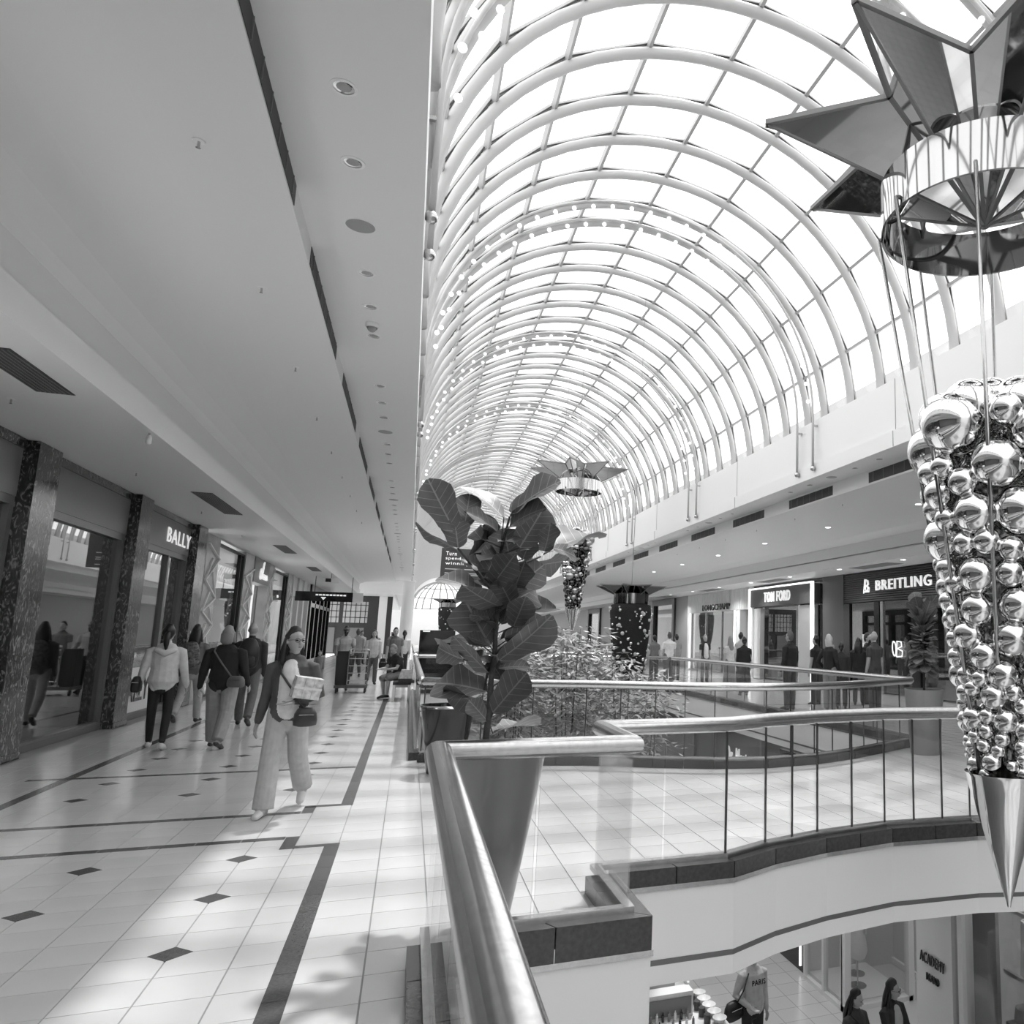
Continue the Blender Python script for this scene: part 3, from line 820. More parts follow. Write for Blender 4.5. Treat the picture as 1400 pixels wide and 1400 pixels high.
fin(MB().box(XR-.05, XR, 21.25, 21.4, 0, 2.95), 'door_edge', STEEL)
for w in (0, .12): fin(panel_frame(XR+.35, 22.0+w, 23.1-w, .5, 1.9-w, .035, .03), 'display_outline', LIT)
fin(MB().tube([(XR-.06, 20.62+.10*math.sin(t_), 1.45+.22*math.cos(t_)+.05*math.sin(t_)) for t_ in [k*.45 for k in range(15)]], .02, 6), 'neon_logo', SIGNW)
fin(MB().tube([(XR-.06, 20.5, 1.2), (XR-.06, 20.46, 1.68), (XR-.06, 20.24, 1.66), (XR-.06, 20.22, 1.52), (XR-.06, 20.44, 1.46), (XR-.06, 20.18, 1.38), (XR-.06, 20.2, 1.22), (XR-.06, 20.48, 1.2)], .02, 6), 'neon_logo', SIGNW)
shop_room(e, .3, 4.5, -3.3, 3.3, 0, 3.4, INTERD)
for r_ in range(9):
    for c_ in range(6):
        fin(MB().box(XR+1.2, XR+1.26+.02*((r_*7+c_*3) % 3), 19.75+.27*c_+.1*(r_ % 2), 20.0+.27*c_+.1*(r_ % 2), .4+.27*r_, .64+.27*r_), 'brick', mat('dark_brick', .06, .6, var=.4, scale=9))

# ---- lower mall fronts
XS = 7.5
ls = tag(empty('storefront', (XS, 12.5, ZL)), 'lower-floor clothing store with black serif wall lettering', 'storefront')
def lfin(mb, n, m): mb.v = [(x-XS, y-12.5, z-ZL) for x, y, z in mb.v]; return mb.build(n, m, ls)
lfin(MB().box(XS, XS+.6, 9.72, 10.55, ZL, -.645), 'column', PALE)
for txt, z, w_, h_, y_ in (('ACADEMY', ZL+1.62, .58, .15, 10.43), ('BRAND', ZL+1.40, .30, .10, 10.28)):
    t = text(txt, (XS-.02, y_, z), UR, (0, 0, 1), w_, h_, BLACK, None, 'lettering', .02, .0)
    t.parent = ls; t.matrix_parent_inverse = Matrix.Translation(-ls.location)
lfin(panel_frame(XS-.05, 12.6, 14.05, ZL, -.645, .07, .1, (13.3,)), 'window_frame', PALE)
lfin(MB().box(XS-.05, XS-.04, 12.67, 13.98, ZL+.1, -.8), 'pane', GLASS)
lfin(MB().box(XS, XS+1.25, 12.56, 12.60, ZL+.1, -.8), 'pane', GLASS)
lfin(MB().box(XS-.1, XS+1.3, 12.5, 12.66, ZL, ZL+.1).box(XS+1.22, XS+1.34, 12.5, 12.64, ZL, -.645).box(XS-.1, XS+.02, 12.5, 12.64, ZL, -.645), 'corner_frame', PALE)
lfin(MB().box(XS, XS+4.8, 10.6, 14.0, ZL+.002, ZL+.02), 'shop_floor', mat('pale_stone', .5, .3))
lfin(MB().box(XS, XS+1.25, 12.66, 14.0, ZL+.02, ZL+.12), 'display_platform', PALE)
lfin(MB().box(XS+1.9, XS+2.0, 9.75, 14.0, ZL, -.645), 'back_wall', INTERL)
lfin(MB().box(XS+1.85, XS+1.9, 10.6, 14.0, ZL, ZL+.14), 'skirting', PALE)
lfin(MB().box(XS, XS+2, 14.0, 14.1, ZL, -.645), 'end_wall', INTERL)
lfin(MB().box(XS+.8, XS+1.4, 12.9, 13.6, -.70, -.66), 'ceiling_lamp', LAMP)
lfin(MB().box(XS+.6, XS+1.2, 10.9, 11.8, -.70, -.66), 'ceiling_lamp', LAMP)
# next shop's glazing with chrome frame
lg = tag(empty('storefront', (XS, 8.0, ZL)), 'lower-floor shop window with pale frame and hanging garments', 'storefront')
def gfin(mb, n, m): mb.v = [(x-XS, y-8.0, z-ZL) for x, y, z in mb.v]; return mb.build(n, m, lg)
gfin(panel_frame(XS-.02, 6.0, 9.70, ZL, -.645, .10, .12, (9.42,)), 'window_frame', PALE)
gfin(MB().box(XS-.02, XS-.01, 6.1, 9.6, ZL+.1, -.86), 'pane', GLASS)
gfin(MB().box(XS+.3, XS+.36, 9.12, 9.6, ZL, -.645), 'side_screen', MIDP)
gfin(MB().box(XS+1.9, XS+2, 5.9, 9.6, ZL, -.645), 'back_wall', INTERD)
for z in (-1.25, -2.05, -2.9): gfin(MB().bar((XS+.6, 6.0, z), (XS+.6, 9.3, z), .05, .05), 'rail', STEELW)
for k in range(7):
    y = 6.9+.34*k
    gfin(MB().lathe([(.02, .85), (.16, .78), (.17, .4), (.19, 0)], (XS+.8, y, -2.95+.1*(k % 2)), 8, True, True), 'garment', [PALE, GREYP, BLACKM][k % 3])
    gfin(MB().lathe([(.12, 0), (.15, .05), (.13, .2), (.05, .24)], (XS+.7, y+.1, ZL+1.2), 10, True, True), 'display_goods', [MIDP, PALE][k % 2])
gfin(MB().box(XS+.5, XS+1.1, 6.0, 9.2, ZL+1.1, ZL+1.2), 'display_shelf', GREYP)
gfin(MB().box(XS+.6, XS+1.4, 7.4, 8.6, -.72, -.68), 'ceiling_lamp', LAMP)
gfin(MB().tube([(XS-.05, 9.15+.12*math.cos(t_), ZL+1.0+.12*math.sin(t_)) for t_ in [k*.5 for k in range(12)]], .008, 5), 'script_lettering', SIGNW)
gfin(MB().tube([(XS-.05, 9.0-.03*k, ZL+.72+.08*math.sin(k*1.9)) for k in range(16)], .008, 5), 'script_lettering', SIGNW)
t = text('THE', (XS-.05, 8.78, ZL+1.02), UR, (0, 0, 1), .24, .13, SIGNW, None, 'lettering', .01, .0)
t.parent = lg; t.matrix_parent_inverse = Matrix.Translation(-lg.location)
# dark fronts further along below the right walk
ld = tag(empty('storefront', (9.3, 22, ZL)), 'lower-floor charcoal storefront with white blackletter sign', 'storefront')
def dfin(mb, n, m): mb.v = [(x-9.3, y-22, z-ZL) for x, y, z in mb.v]; return mb.build(n, m, ld)
dfin(MB().box(9.3, 9.6, 14.1, 40, ZL, -.645), 'front_panel', mat('slate_panel', .11, .4))
dfin(MB().box(XS, 9.3, 14.1, 14.2, ZL, -.645), 'return_panel', CHAR)
dfin(MB().box(XS, XS+.1, 14.1, 15.35, ZL, -.645), 'corner_panel', BLACK)
dfin(MB().box(XS-.03, XS, 14.32, 14.36, ZL+.1, -.7), 'light_line', LIT)
t = text('Dr. Martens', (9.25, 22.6, -2.05), UR, (0, 0, 1), 2.1, .5, SIGNW, None, 'lettering', .04, .03)
t.parent = ld; t.matrix_parent_inverse = Matrix.Translation(-ld.location)
for y in (17.5, 20.0, 23.6, 25.5): dfin(MB().box(9.22, 9.3, y, y+.12, ZL, -1.1), 'glazing_post', GREYP)
dfin(MB().bar((9.2, 16.2, -2.05), (9.2, 18.6, -2.05), .03, .05), 'light_line', LIT)
struct(MB().box(-5.2, -5.0, -12, 60, ZL, -.645).build('wall_lower', MIDP))
struct(MB().box(-5.2, 14, 60, 60.2, ZL, -.645).build('wall_lower_end', INTER))
# ================================================================== BALUSTRADES
SEAL = mat('glass_edge', .06, .3)
def balustrade(path, label, panel=1.2, zr=1.03, side=1, seals=True, group=None, seal_skip=()):
    """frameless glass on the kerb with a round steel handrail; side +1: floor to the left of the path"""
    P = offset_path(path, .11*side)
    b = empty('balustrade', (P[0][0], P[0][1], .1)); tag(b, label, 'balustrade', group)
    ox, oy = P[0]
    L = [(x-ox, y-oy) for x, y in P]
    MB().tube([(x, y, zr-.1) for x, y in L], .055, 14).build('handrail', STEEL, b, .9)
    for k in (0, -1): MB().sphere((L[k][0], L[k][1], zr-.1), .055, 12, 8).build('rail_end', STEEL, b, True)
    wall_strip(L, -.03, .03, 0, .035).build('base_channel', STEEL, b)
    pieces = []
    for a_, c_ in zip(L[:-1], L[1:]): pieces += along([a_, c_], panel if not (a_[0]+ox > 2.2 and a_[1]+oy < 6.5) else .30)
    for (p, q) in pieces:
        d = (q-p); n = d.normalized(); t = Vector((-n.y, n.x, 0))*.007
        a, c = p+n*.008, q-n*.008
        MB().prism([((a-t).x, (a-t).y), ((c-t).x, (c-t).y), ((c+t).x, (c+t).y), ((a+t).x, (a+t).y)], .03, zr-.14).build('glass_panel', GLASS, b)
        if seals and not (p.x+ox < 2.2 and p.y+oy < 6):
            s = p
            MB().prism([((s-n*.006-t).x, (s-n*.006-t).y), ((s+n*.006-t).x, (s+n*.006-t).y), ((s+n*.006+t).x, (s+n*.006+t).y), ((s-n*.006+t).x, (s-n*.006+t).y)], .03, zr-.14).build('joint_seal', SEAL, b)
    return b
curve = [(2.24, 5.30)] + NEAR[5:-1] + [(7.60, 4.38)]
balustrade([(.30, -3), (.30, 4.45), (1.38, 4.45), (1.38, 5.30)] + curve, 'glass balustrade with thick steel handrail curving along the near bridge edge', .62)
balustrade(FAR[:-1]+[(7.55, 10.83)], 'glass balustrade on the far edge of the bridge in front of the bamboo', .5, side=-1)
balustrade([(.30, 23.8), (.30, 11.5)], 'long glass balustrade beside the bench on the walk', 1.5, side=-1)
balustrade([(7.70, 23.8), (7.70, 11.0)], 'straight glass balustrade along the walk under the white storefronts', 1.2, side=1)
balustrade([(.30, 24.0), (7.70, 24.0)], 'glass balustrade on the second bridge behind the bamboo', 1.2, side=1)
balustrade([(.30, 29.0), (7.70, 29.0)], 'glass balustrade on the far side of the second bridge', 1.8, side=-1)
balustrade([(7.70, 51.8), (7.70, 29.2)], 'distant glass balustrade past the second bridge on the shop side', 3, side=1)
balustrade([(.30, 51.8), (.30, 29.2)], 'distant glass balustrade past the second bridge beside the column', 3, side=-1)
# ================================================================== HANGING ORNAMENTS
ball_me = MB().sphere((0, 0, 0), 1, 24, 14).mesh('bauble', CHROME, True)
ball_dk = MB().sphere((0, 0, 0), 1, 20, 12).mesh('bauble', mat('dark_bauble', .10, .08, 1.), True)
ball_mt = MB().sphere((0, 0, 0), 1, 20, 12).mesh('bauble', mat('satin_bauble', .55, .35, 1.), True)
ball_pl = MB().sphere((0, 0, 0), 1, 12, 8).mesh('bauble', mat('pearl_bauble', .6, .2, .0, coat=.5), True)
STARF = mat('star_frame', .20, .4)
def star_top(o, s, zt, rt_, rv, za, phase, mirror, ringr, ring_h, fw_=.05):
    """eight-point star of framed kite petals rising from a centre point, with a polished ring"""
    O = Vector((0, 0, za))
    for k in range(8):
        a = phase+k*PI/4
        T = Vector((rt_*math.cos(a), rt_*math.sin(a), zt))
        V1 = Vector((rv*math.cos(a-PI/8), rv*math.sin(a-PI/8), zt)); V2 = Vector((rv*math.cos(a+PI/8), rv*math.sin(a+PI/8), zt))
        ridge = Vector((0, 0, -.03*s))
        n1 = (V1-O).cross(T-O).normalized()*.012*s
        mb = MB()
        for A, B in ((V1, T), (T, V2)):
            n = (A-O).cross(B-O).normalized()*.006*s
            mb.add([O+n, A+n, B+n, O-n, A-n, B-n], [(0,1,2),(5,4,3),(0,3,4,1),(1,4,5,2),(2,5,3,0)])
        pt = mb.build('petal_mirror', mirror, o)
        fr = MB()
        for A, B in ((O, V1), (V1, T), (T, V2)):
            fr.bar(A, B, fw_*s, fw_*.8*s)
        fr.bar(O, T, fw_*.5*s, fw_*.5*s)
        fr.build('petal_frame', STARF, o)
    MB().lathe([(ringr, 0), (ringr, ring_h), (ringr-.02*s, ring_h), (ringr-.02*s, 0), (ringr, 0)], n=64).build('ring', RINGM, o, .5)
    for k in range(4):
        a = phase+PI/8+k*PI/2
        MB().bar((ringr*.98*math.cos(a), ringr*.98*math.sin(a), ring_h*.8), (rv*.8*math.cos(a), rv*.8*math.sin(a), za+(zt-za)*.8), .02*s, .02*s).build('ring_bracket', STARF, o)

def big_ornament(loc, s, label, seed, mixed=False):
    o = empty('hanging_ornament', loc); tag(o, label, 'ornament', 'star-topped cone ornaments hung in the void')
    star_top(o, s, .87*s, 1.72*s, .86*s, .02*s, math.radians(158), MIRROR, .80*s, .39*s)
    for k in range(8):
        a = math.radians(158+22.5)+k*PI/4
        p0 = Vector((.83*s*math.cos(a), .83*s*math.sin(a), .06*s)); p1 = Vector((.21*s*math.cos(a), .21*s*math.sin(a), -4.14*s))
        MB().tube([p0-Vector((0, 0, .0)), p1], .015*s, 8).build('rod', RODM, o, True)
        MB().bar((.79*s*math.cos(a), .79*s*math.sin(a), .07*s), p0, .02*s, .02*s).build('rod_clip', STARF, o)
    MB().lathe([(.27*s, -4.10*s), (.262*s, -4.12*s), (.245*s, -4.2*s), (.02*s, -4.95*s), (.012*s, -4.99*s)], n=40, cap1=True).build('cone_tip', CHROME, o, .6)
    MB().lathe([(.07*s, -4.2*s), (.16*s, -1.9*s)], n=12, cap0=True, cap1=True).build('core', RODM, o)
    r3 = random.Random(seed); placed = []
    for tries in range(16000):
        t = r3.random()**.8
        rb = (.070+.135*t*r3.uniform(.75, 1.25))*s
        if r3.random() < .3: rb *= .62
        R = (.23+.33*t)*s; z = (-4.10+2.5*t)*s
        a = r3.uniform(0, 2*PI); q = max(0, R-rb*.55)
        p = Vector((q*math.cos(a), q*math.sin(a), z))
        if all((p-c).length > (rb+c_r)*.80 for c, c_r in placed):
            placed.append((p, rb))
            if len(placed) >= 285: break
    # the heap is closed on top by big balls
    for k in range(6):
        a = k*PI/3+.4; placed.append((Vector((.34*s*math.cos(a), .34*s*math.sin(a), -1.52*s)), .2*s))
    placed.append((Vector((0, 0, -1.42*s)), .2*s))
    for p, rb in placed:
        me = ball_me if not mixed else r3.choice([ball_me, ball_dk, ball_mt, ball_dk])
        inst('bauble', me, o, p, None, rb)
    for k in range(3):
        a = k*2*PI/3+.3
        zt = 10.25-loc[2]
        MB().tube([(.8*s*math.cos(a), .8*s*math.sin(a), .85*s), (.5*math.cos(a), .5*math.sin(a), zt)], .006, 5).build('cable', GREYSTEEL, o)
    return o
big_ornament((3.93, 4.45, 4.86), 1.0, 'large hanging ornament of chrome baubles heaped between rods above a pointed mirror cone', 5)
big_ornament((4.64, 24.2, 6.2), .9, 'hanging star ornament with mixed dark and silver baubles behind the fig plant', 9, True)

def dark_ornament(loc, s, label, nb):
    o = empty('hanging_ornament', loc); tag(o, label, 'ornament', 'dark bauble-studded ornaments')
    star_top(o, s*.55, .42*s, .85*s, .42*s, .02*s, .3, mat('dark_mirror', .16, .08, 1.), .42*s, .24*s, .05)
    body = MB().lathe([(.36*s, .0), (.47*s, -.03*s), (.49*s, -.2*s), (.44*s, -.9*s), (.36*s, -1.5*s), (.27*s, -1.95*s), (.1*s, -1.99*s)], n=28, cap1=True)
    r3 = random.Random(3)
    body.build('garland_body', mat('dark_garland', .018, .9, bump=1., var=.5, scale=60), o, True)
    MB().lathe([(.07*s, -1.98*s), (.0, -2.32*s)], n=16).build('spike', CHROME, o, True)
    for k in range(nb):
        t = r3.random(); a = r3.uniform(0, 2*PI)
        z = -.05-1.85*t; R = np.interp(-z, [.03, .2, .9, 1.5, 1.95], [.47, .49, .44, .36, .27])+.008
        rb = r3.choice([.018, .022, .028, .04, .046])*s
        inst('bauble', ball_pl if k % 3 else ball_me, o, (R*s*math.cos(a), R*s*math.sin(a), z*s), None, rb)
    MB().tube([(0, 0, .2*s), (.12, .05, 10.3-loc[2])], .006, 5).build('cable', GREYSTEEL, o)
    return o
dark_ornament((4.83, 18.0, 2.45), 1.0, 'black hanging ornament studded with small silver baubles under a dark star', 230)
dark_ornament((2.75, 68, 3.9), 1.5, 'distant black studded ornament hanging beneath the glazed dome', 60)

# ================================================================== PLANTS
def leaf_mesh(seed, m):
    r3 = random.Random(seed)
    prof = [(0, .03), (.08, .13), (.2, .2), (.35, .215), (.5, .25), (.65, .30), (.8, .30), (.92, .19), (1.0, .03)]
    us = (-1, -.5, 0, .5, 1); vs = []; fs = []
    ph, am, dr, cu = r3.uniform(0, 6), r3.uniform(.02, .05), r3.uniform(.05, .3), r3.uniform(.08, .3)
    for i, (v, w) in enumerate(prof):
        for u in us:
            z = cu*abs(u)*w*1.2 - dr*v*v + am*math.sin(9*v+ph+(1 if u > 0 else 0))*u*u - (.012 if u == 0 else 0)
            vs.append((u*w, v, z))
    for i in range(len(prof)-1):
        for j in range(4): fs.append((i*5+j, i*5+j+1, (i+1)*5+j+1, (i+1)*5+j))
    return MB().add(vs, fs).mesh('leaf', m, True)
LMESH = [[leaf_mesh(10*k+j, LEAF[k]) for j in range(5)] for k in range(3)]
def put_leaf(parent, base, tip, width, shade, seed, facing, org):
    r3 = random.Random(seed)
    B, T = Vector(base), Vector(tip); d = T-B; L = d.length; y = d/L
    nat = .60*L
    n = (facing - y*facing.dot(y)).normalized()
    sc = max(1, width/nat)
    tilt = math.acos(max(.18, min(1, width/nat)))*r3.choice((-1, 1)) + r3.uniform(-.15, .15)
    x = y.cross(n)
    x2 = x*math.cos(tilt)+n*math.sin(tilt); z2 = x2.cross(y)
    me = LMESH[shade][seed % 5]
    o = bpy.data.objects.new('leaf', me); link(o, parent)
    m = Matrix.Identity(4)
    for i in range(3): m[i][0] = x2[i]*L*sc; m[i][1] = y[i]*L; m[i][2] = z2[i]*L; m[i][3] = B[i]-org[i]
    o.matrix_parent_inverse = Matrix.Identity(4); o.matrix_local = m
    return o
FIG = [(0.21,5.05,2.29,0.07,4.92,2.51,0.16),(0.27,5.12,2.32,0.29,5.16,2.52,0.12),(0.24,5.08,2.19,0.21,5.02,2.33,0.13),(0.24,5.13,2.18,0.01,5.21,2.28,0.06),(0.51,5.14,2.41,0.33,5.22,2.63,0.08),(0.54,5.00,2.42,0.69,4.79,2.60,0.07),(0.53,4.99,2.33,0.62,4.75,2.43,0.06),(0.53,5.19,2.31,0.42,5.39,2.38,0.11),(0.61,5.05,2.21,0.71,4.94,2.41,0.18),(0.75,5.04,2.39,0.69,4.92,2.44,0.08),(0.78,5.23,2.19,1.12,5.51,2.45,0.13),(0.56,5.10,2.13,0.52,5.10,2.30,0.16),(0.31,5.19,2.09,0.45,5.39,2.27,0.14),(0.41,5.10,2.01,0.49,5.11,2.18,0.15),(0.38,5.14,2.26,0.33,5.23,2.33,0.09),(0.76,5.02,2.19,0.77,4.85,2.28,0.09),(0.84,5.14,2.23,1.00,5.23,2.22,0.07),(0.70,5.20,2.11,0.93,5.41,2.15,0.11),(0.54,5.11,1.91,0.75,5.14,2.08,0.16),(0.54,5.17,1.83,0.76,5.31,1.97,0.19),(0.40,5.15,1.92,0.19,5.26,2.04,0.09),(0.50,5.00,1.83,0.31,4.79,1.88,0.11),(0.59,5.17,1.80,0.86,5.33,1.85,0.08),(0.47,5.13,1.59,0.33,5.20,1.83,0.23),(0.56,5.06,1.62,0.71,4.97,1.75,0.11),(0.52,5.00,1.50,0.74,4.76,1.68,0.11),(0.44,5.20,1.58,0.23,5.41,1.66,0.07),(0.47,5.10,1.42,0.28,5.10,1.59,0.08),(0.32,5.16,1.50,0.17,5.30,1.55,0.11),(0.48,5.20,1.30,0.20,5.42,1.38,0.19),(0.50,5.16,1.46,0.74,5.29,1.48,0.11),(0.57,5.21,1.32,0.67,5.45,1.41,0.10),(0.51,5.08,1.18,0.66,5.04,1.38,0.16),(0.49,5.18,1.22,0.27,5.36,1.26,0.10),(0.48,5.09,1.13,0.39,5.08,1.23,0.09),(0.53,5.21,1.04,0.76,5.47,1.12,0.07),(0.49,5.20,2.08,0.45,5.42,2.23,0.15),(0.46,5.01,1.97,0.53,4.81,2.10,0.14),(0.59,5.02,1.95,0.61,4.84,2.06,0.12),(0.60,5.04,1.71,0.63,4.91,1.83,0.13),(0.48,5.22,2.18,0.47,5.49,2.32,0.13),(0.64,5.09,2.14,0.67,5.08,2.25,0.12),(0.53,5.14,1.74,0.46,5.22,1.89,0.14),(0.58,5.06,1.85,0.50,4.97,1.97,0.14),(0.56,5.11,1.38,0.49,5.13,1.48,0.09)]
fo = Vector((.57, 5.07, 0))
fig = empty('potted_fig', fo); tag(fig, 'broad-leaved fig in a tall tapered grey pot by the handrail corner', 'potted plant')
MB().lathe([(.105, 0), (.11, .01), (.27, .93), (.275, .95), (.262, .95), (.25, .88)], n=40, cap0=True).build('pot', POTG, fig, .7)
MB().lathe([(.25, .87), (.0, .88)], n=24).build('soil', SOIL, fig)
def branch(pts, r0, r1, parent, org, name='branch'):
    n = len(pts)
    MB().tube([Vector(p)-org for p in pts], [r0+(r1-r0)*i/(n-1) for i in range(n)], 8).build(name, BARK, parent, True)
branch([(.50,5.1,.86),(.48,5.1,1.02),(.49,5.1,1.19),(.49,5.1,1.38),(.50,5.1,1.53),(.50,5.1,1.68),(.50,5.1,1.91),(.50,5.1,2.10),(.51,5.1,2.26)], .022, .009, fig, fo, 'trunk')
for pts in ([(.5,5.1,1.89),(.39,5.1,2.01),(.3,5.1,2.12),(.24,5.1,2.19)], [(.5,5.1,2.04),(.64,5.12,2.11),(.76,5.15,2.17)], [(.5,5.1,2.17),(.52,5.1,2.29),(.54,5.08,2.41)],
            [(.5,5.1,1.68),(.4,5.14,1.92)], [(.5,5.1,1.5),(.47,5.14,1.42),(.46,5.18,1.31)], [(.5,5.1,1.53),(.56,5.06,1.6)]):
    branch(pts, .011, .006, fig, fo)
for i, (a, b_, c, d, e_, f_, w) in enumerate(FIG):
    mid = Vector(((a+d)/2, (b_+e_)/2, (c+f_)/2))
    face = (Vector((0, 0, 1.65))-mid).normalized()
    k = 1 if i in (4, 5, 10, 16, 20, 28, 30, 35) else (2 if i >= 36 or i in (6, 15, 22, 26, 32, 33) else 0)
    g_ = 1.22
    put_leaf(fig, (a, b_, c), (a+(d-a)*g_, b_+(e_-b_)*g_, c+(f_-c)*g_), w*1.34, k, i*7+3, face, fo)
    # petiole back to the nearest stem
    st = Vector((.50, 5.1, max(1.1, min(2.24, c-.05))))
    if (Vector((a, b_, c))-st).length < .22:
        MB().tube([Vector((a, b_, c))-fo, st-fo], .004, 5).build('petiole', BARK, fig)
r4 = random.Random(77)
for i in range(26):
    z = 1.45+.9*i/26; a = i*2.4
    b_ = Vector((.50+.03*math.cos(a), 5.1+.03*math.sin(a), z)); L_ = r4.uniform(.16, .26)
    t_ = b_+Vector((math.cos(a)*L_*.8, math.sin(a)*L_*.8, L_*r4.uniform(-.1, .6)))
    put_leaf(fig, b_, t_, L_*.62, (0, 2, 2)[i % 3], i*3+200, Vector((.2*math.cos(a), -.6, .8)).normalized(), fo)
# glossy dark pot behind it
dp = empty('planter_pot', (.50, 10.28, 0)); tag(dp, 'tall glossy dark pot with pale rim behind the fig', 'pot')
MB().lathe([(.20, 0), (.205, .01), (.315, .79), (.318, .80), (.30, .80), (.29, .72)], n=40, cap0=True).build('body', BLACK, dp, .7)
MB().lathe([(.319, .775), (.322, .805), (.298, .805)], n=40).build('rim', CHROME, dp, True)
MB().lathe([(.29, .73), (0, .74)], n=24).build('soil', SOIL, dp)
# columnar fig by the black slatted shop
f3o = Vector((7.30, 9.95, 0))
fig3 = empty('potted_fig', f3o); tag(fig3, 'dense columnar fig in a grey pot at the bridge end below the slatted shop', 'potted plant')
MB().lathe([(.21, 0), (.215, .01), (.29, .92), (.295, .95), (.275, .95), (.26, .87)], n=36, cap0=True).build('pot', mat('mid_grey_pot', .24, .5), fig3, .7)
MB().lathe([(.262, .88), (0, .9)], n=24).build('soil', SOIL, fig3)
MB().tube([(0, 0, .85), (.01, 0, 1.3), (0, .01, 2.05)], [.02, .017, .008], 8).build('trunk', BARK, fig3, True)
for i in range(62):
    t = i/61; z = 1.25+.84*t + .03*random.uniform(-1, 1); a = i*2.4
    rr = .14*(1-.3*t); ln = .27*(1-.35*t)
    b_ = f3o+Vector((.04*math.cos(a), .04*math.sin(a), z)); e_ = f3o+Vector((ln*math.cos(a), ln*math.sin(a), z+.02+.16*t*t*2 - .10*(1-t)))
    up_ = Vector((.35*math.cos(a), .35*math.sin(a), 1))
    put_leaf(fig3, b_, e_, ln*.66, 2 if i % 3 else 0, i*5+1, up_.normalized(), f3o)
# bamboo growing up through the void from a planter on the lower floor
pb = empty('planter_box', (2.6, 13.9, ZL)); tag(pb, 'long stone planter box on the lower floor holding bamboo', 'planter')
MB().box(-1.7, 1.7, -1.5, 1.5, 0, .55).build('box', MIDP, pb); MB().box(-1.6, 1.6, -1.4, 1.4, .55, .58).build('soil', SOIL, pb)
BLAB = ['feathery bamboo clump nearest the fig plant', 'bamboo clump in front of the mixed bauble ornament cone', 'bamboo clump beside the black studded ornament',
        'bamboo clump at the back of the planter near the walk', 'tall bamboo clump at the back of the planter towards the shops']
for k, (x, y, h) in enumerate(((1.45, 13.0, 1.6), (2.55, 13.1, 1.9), (3.55, 13.0, 1.45), (1.95, 14.7, 1.7), (3.15, 14.6, 1.9))):
    o = empty('bamboo', (x, y, ZL+.582)); tag(o, BLAB[k], 'bamboo', 'bamboo clumps in the lower planter')
    r3 = random.Random(50+k); tops = []
    for c in range(5):
        bx, by = r3.uniform(-.15, .15), r3.uniform(-.15, .15); tx, ty = bx*2+r3.uniform(-.25, .25), by*2+r3.uniform(-.25, .25)
        H = h-ZL-.56-r3.uniform(0, .5)
        pts = [(bx+(tx-bx)*(t*t), by+(ty-by)*(t*t), H*t) for t in (0, .3, .6, .8, 1)]; tops.append(pts)
        MB().tube(pts, [.014, .013, .010, .007, .003], 6).build('culm', BARK, o)
    fo_ = MB()
    for q in range(2700):
        pts = r3.choice(tops); t = r3.uniform(.50, 1)**.8
        i = min(3, int(t*4)); 
        H = pts[-1][2]; px = pts[0][0]+(pts[-1][0]-pts[0][0])*t*t; py = pts[0][1]+(pts[-1][1]-pts[0][1])*t*t
        a = r3.uniform(0, 2*PI); rr = r3.uniform(.05, .55)*(1.15-.6*abs(t-.8)/.4)
        c = Vector((px+rr*math.cos(a), py+rr*math.sin(a), H*t+r3.uniform(-.12, .12)-.1*rr))
        d = Vector((math.cos(a+r3.uniform(-.8, .8)), math.sin(a+r3.uniform(-.8, .8)), r3.uniform(-.8, .3))).normalized()
        L = r3.uniform(.10, .19); s_ = d.cross(Vector((r3.uniform(-1, 1), r3.uniform(-1, 1), 1))).normalized()*L*.13
        fo_.add([c, c+d*L*.4+s_, c+d*L, c+d*L*.4-s_], [(0, 1, 2, 3)])
    tag(fo_.build('foliage', BAMB, o), kind='stuff')

# ================================================================== CEILING FITTINGS
nd = 0
def downlight(x, y, z, grp, lab):
    o = empty('downlight', (x, y, z)); tag(o, lab, 'light', grp)
    MB().lathe([(.082, -.004), (.082, 0), (.066, 0), (.062, -.006), (.082, -.004)], n=20).build('trim_ring', WHITE, o)
    MB().lathe([(.064, -.003), (.045, .0-.001)], n=16).build('reflector', CHROME, o)
    MB().lathe([(.045, -.002), (.0, -.002)], n=12).build('lamp_face', mat('lamp_off', .35, .2), o)
def fill_downlight(x, y, z, grp, lab, watts):  # added lamp with spot, put in to brighten the far walk and its shopfronts
    o = empty('downlight', (x, y, z)); tag(o, lab, 'light', grp)
    MB().lathe([(.10, -.004), (.10, 0), (.08, 0), (.076, -.006), (.10, -.004)], n=20).build('trim_ring', WHITE, o)
    MB().lathe([(.078, -.003), (.0, -.003)], n=16).build('lamp_face', LAMP, o)
    ld_ = bpy.data.lights.new('fill_spot', 'SPOT'); ld_.energy = watts; ld_.spot_size = math.radians(140); ld_.spot_blend = .8; ld_.shadow_soft_size = .08
    lo_ = bpy.data.objects.new('fill_spot', ld_); lo_.location = (0, 0, -.02); link(lo_, o)
for k in range(7):
    fill_downlight(12.95, 18.5+3.6*k, 4.0, 'added fill downlights over the far shopfronts', 'added round fill downlight in the low soffit before the far shopfronts', 260)
    if k < 6: fill_downlight(10.6, 14.5+4.2*k, 4.797, 'added fill downlights in the far walk ceiling', 'added round fill downlight in the middle of the far walk ceiling', 170)
def speaker(x, y, z, grp, lab):
    o = empty('ceiling_speaker', (x, y, z)); tag(o, lab, 'speaker', grp)
    MB().lathe([(.115, -.008), (.115, 0), (.1, 0)], n=24).build('rim', WHITE, o); MB().lathe([(.115, -.008), (.104, -.01), (0, -.01)], n=24).build('grille', MIDP, o)
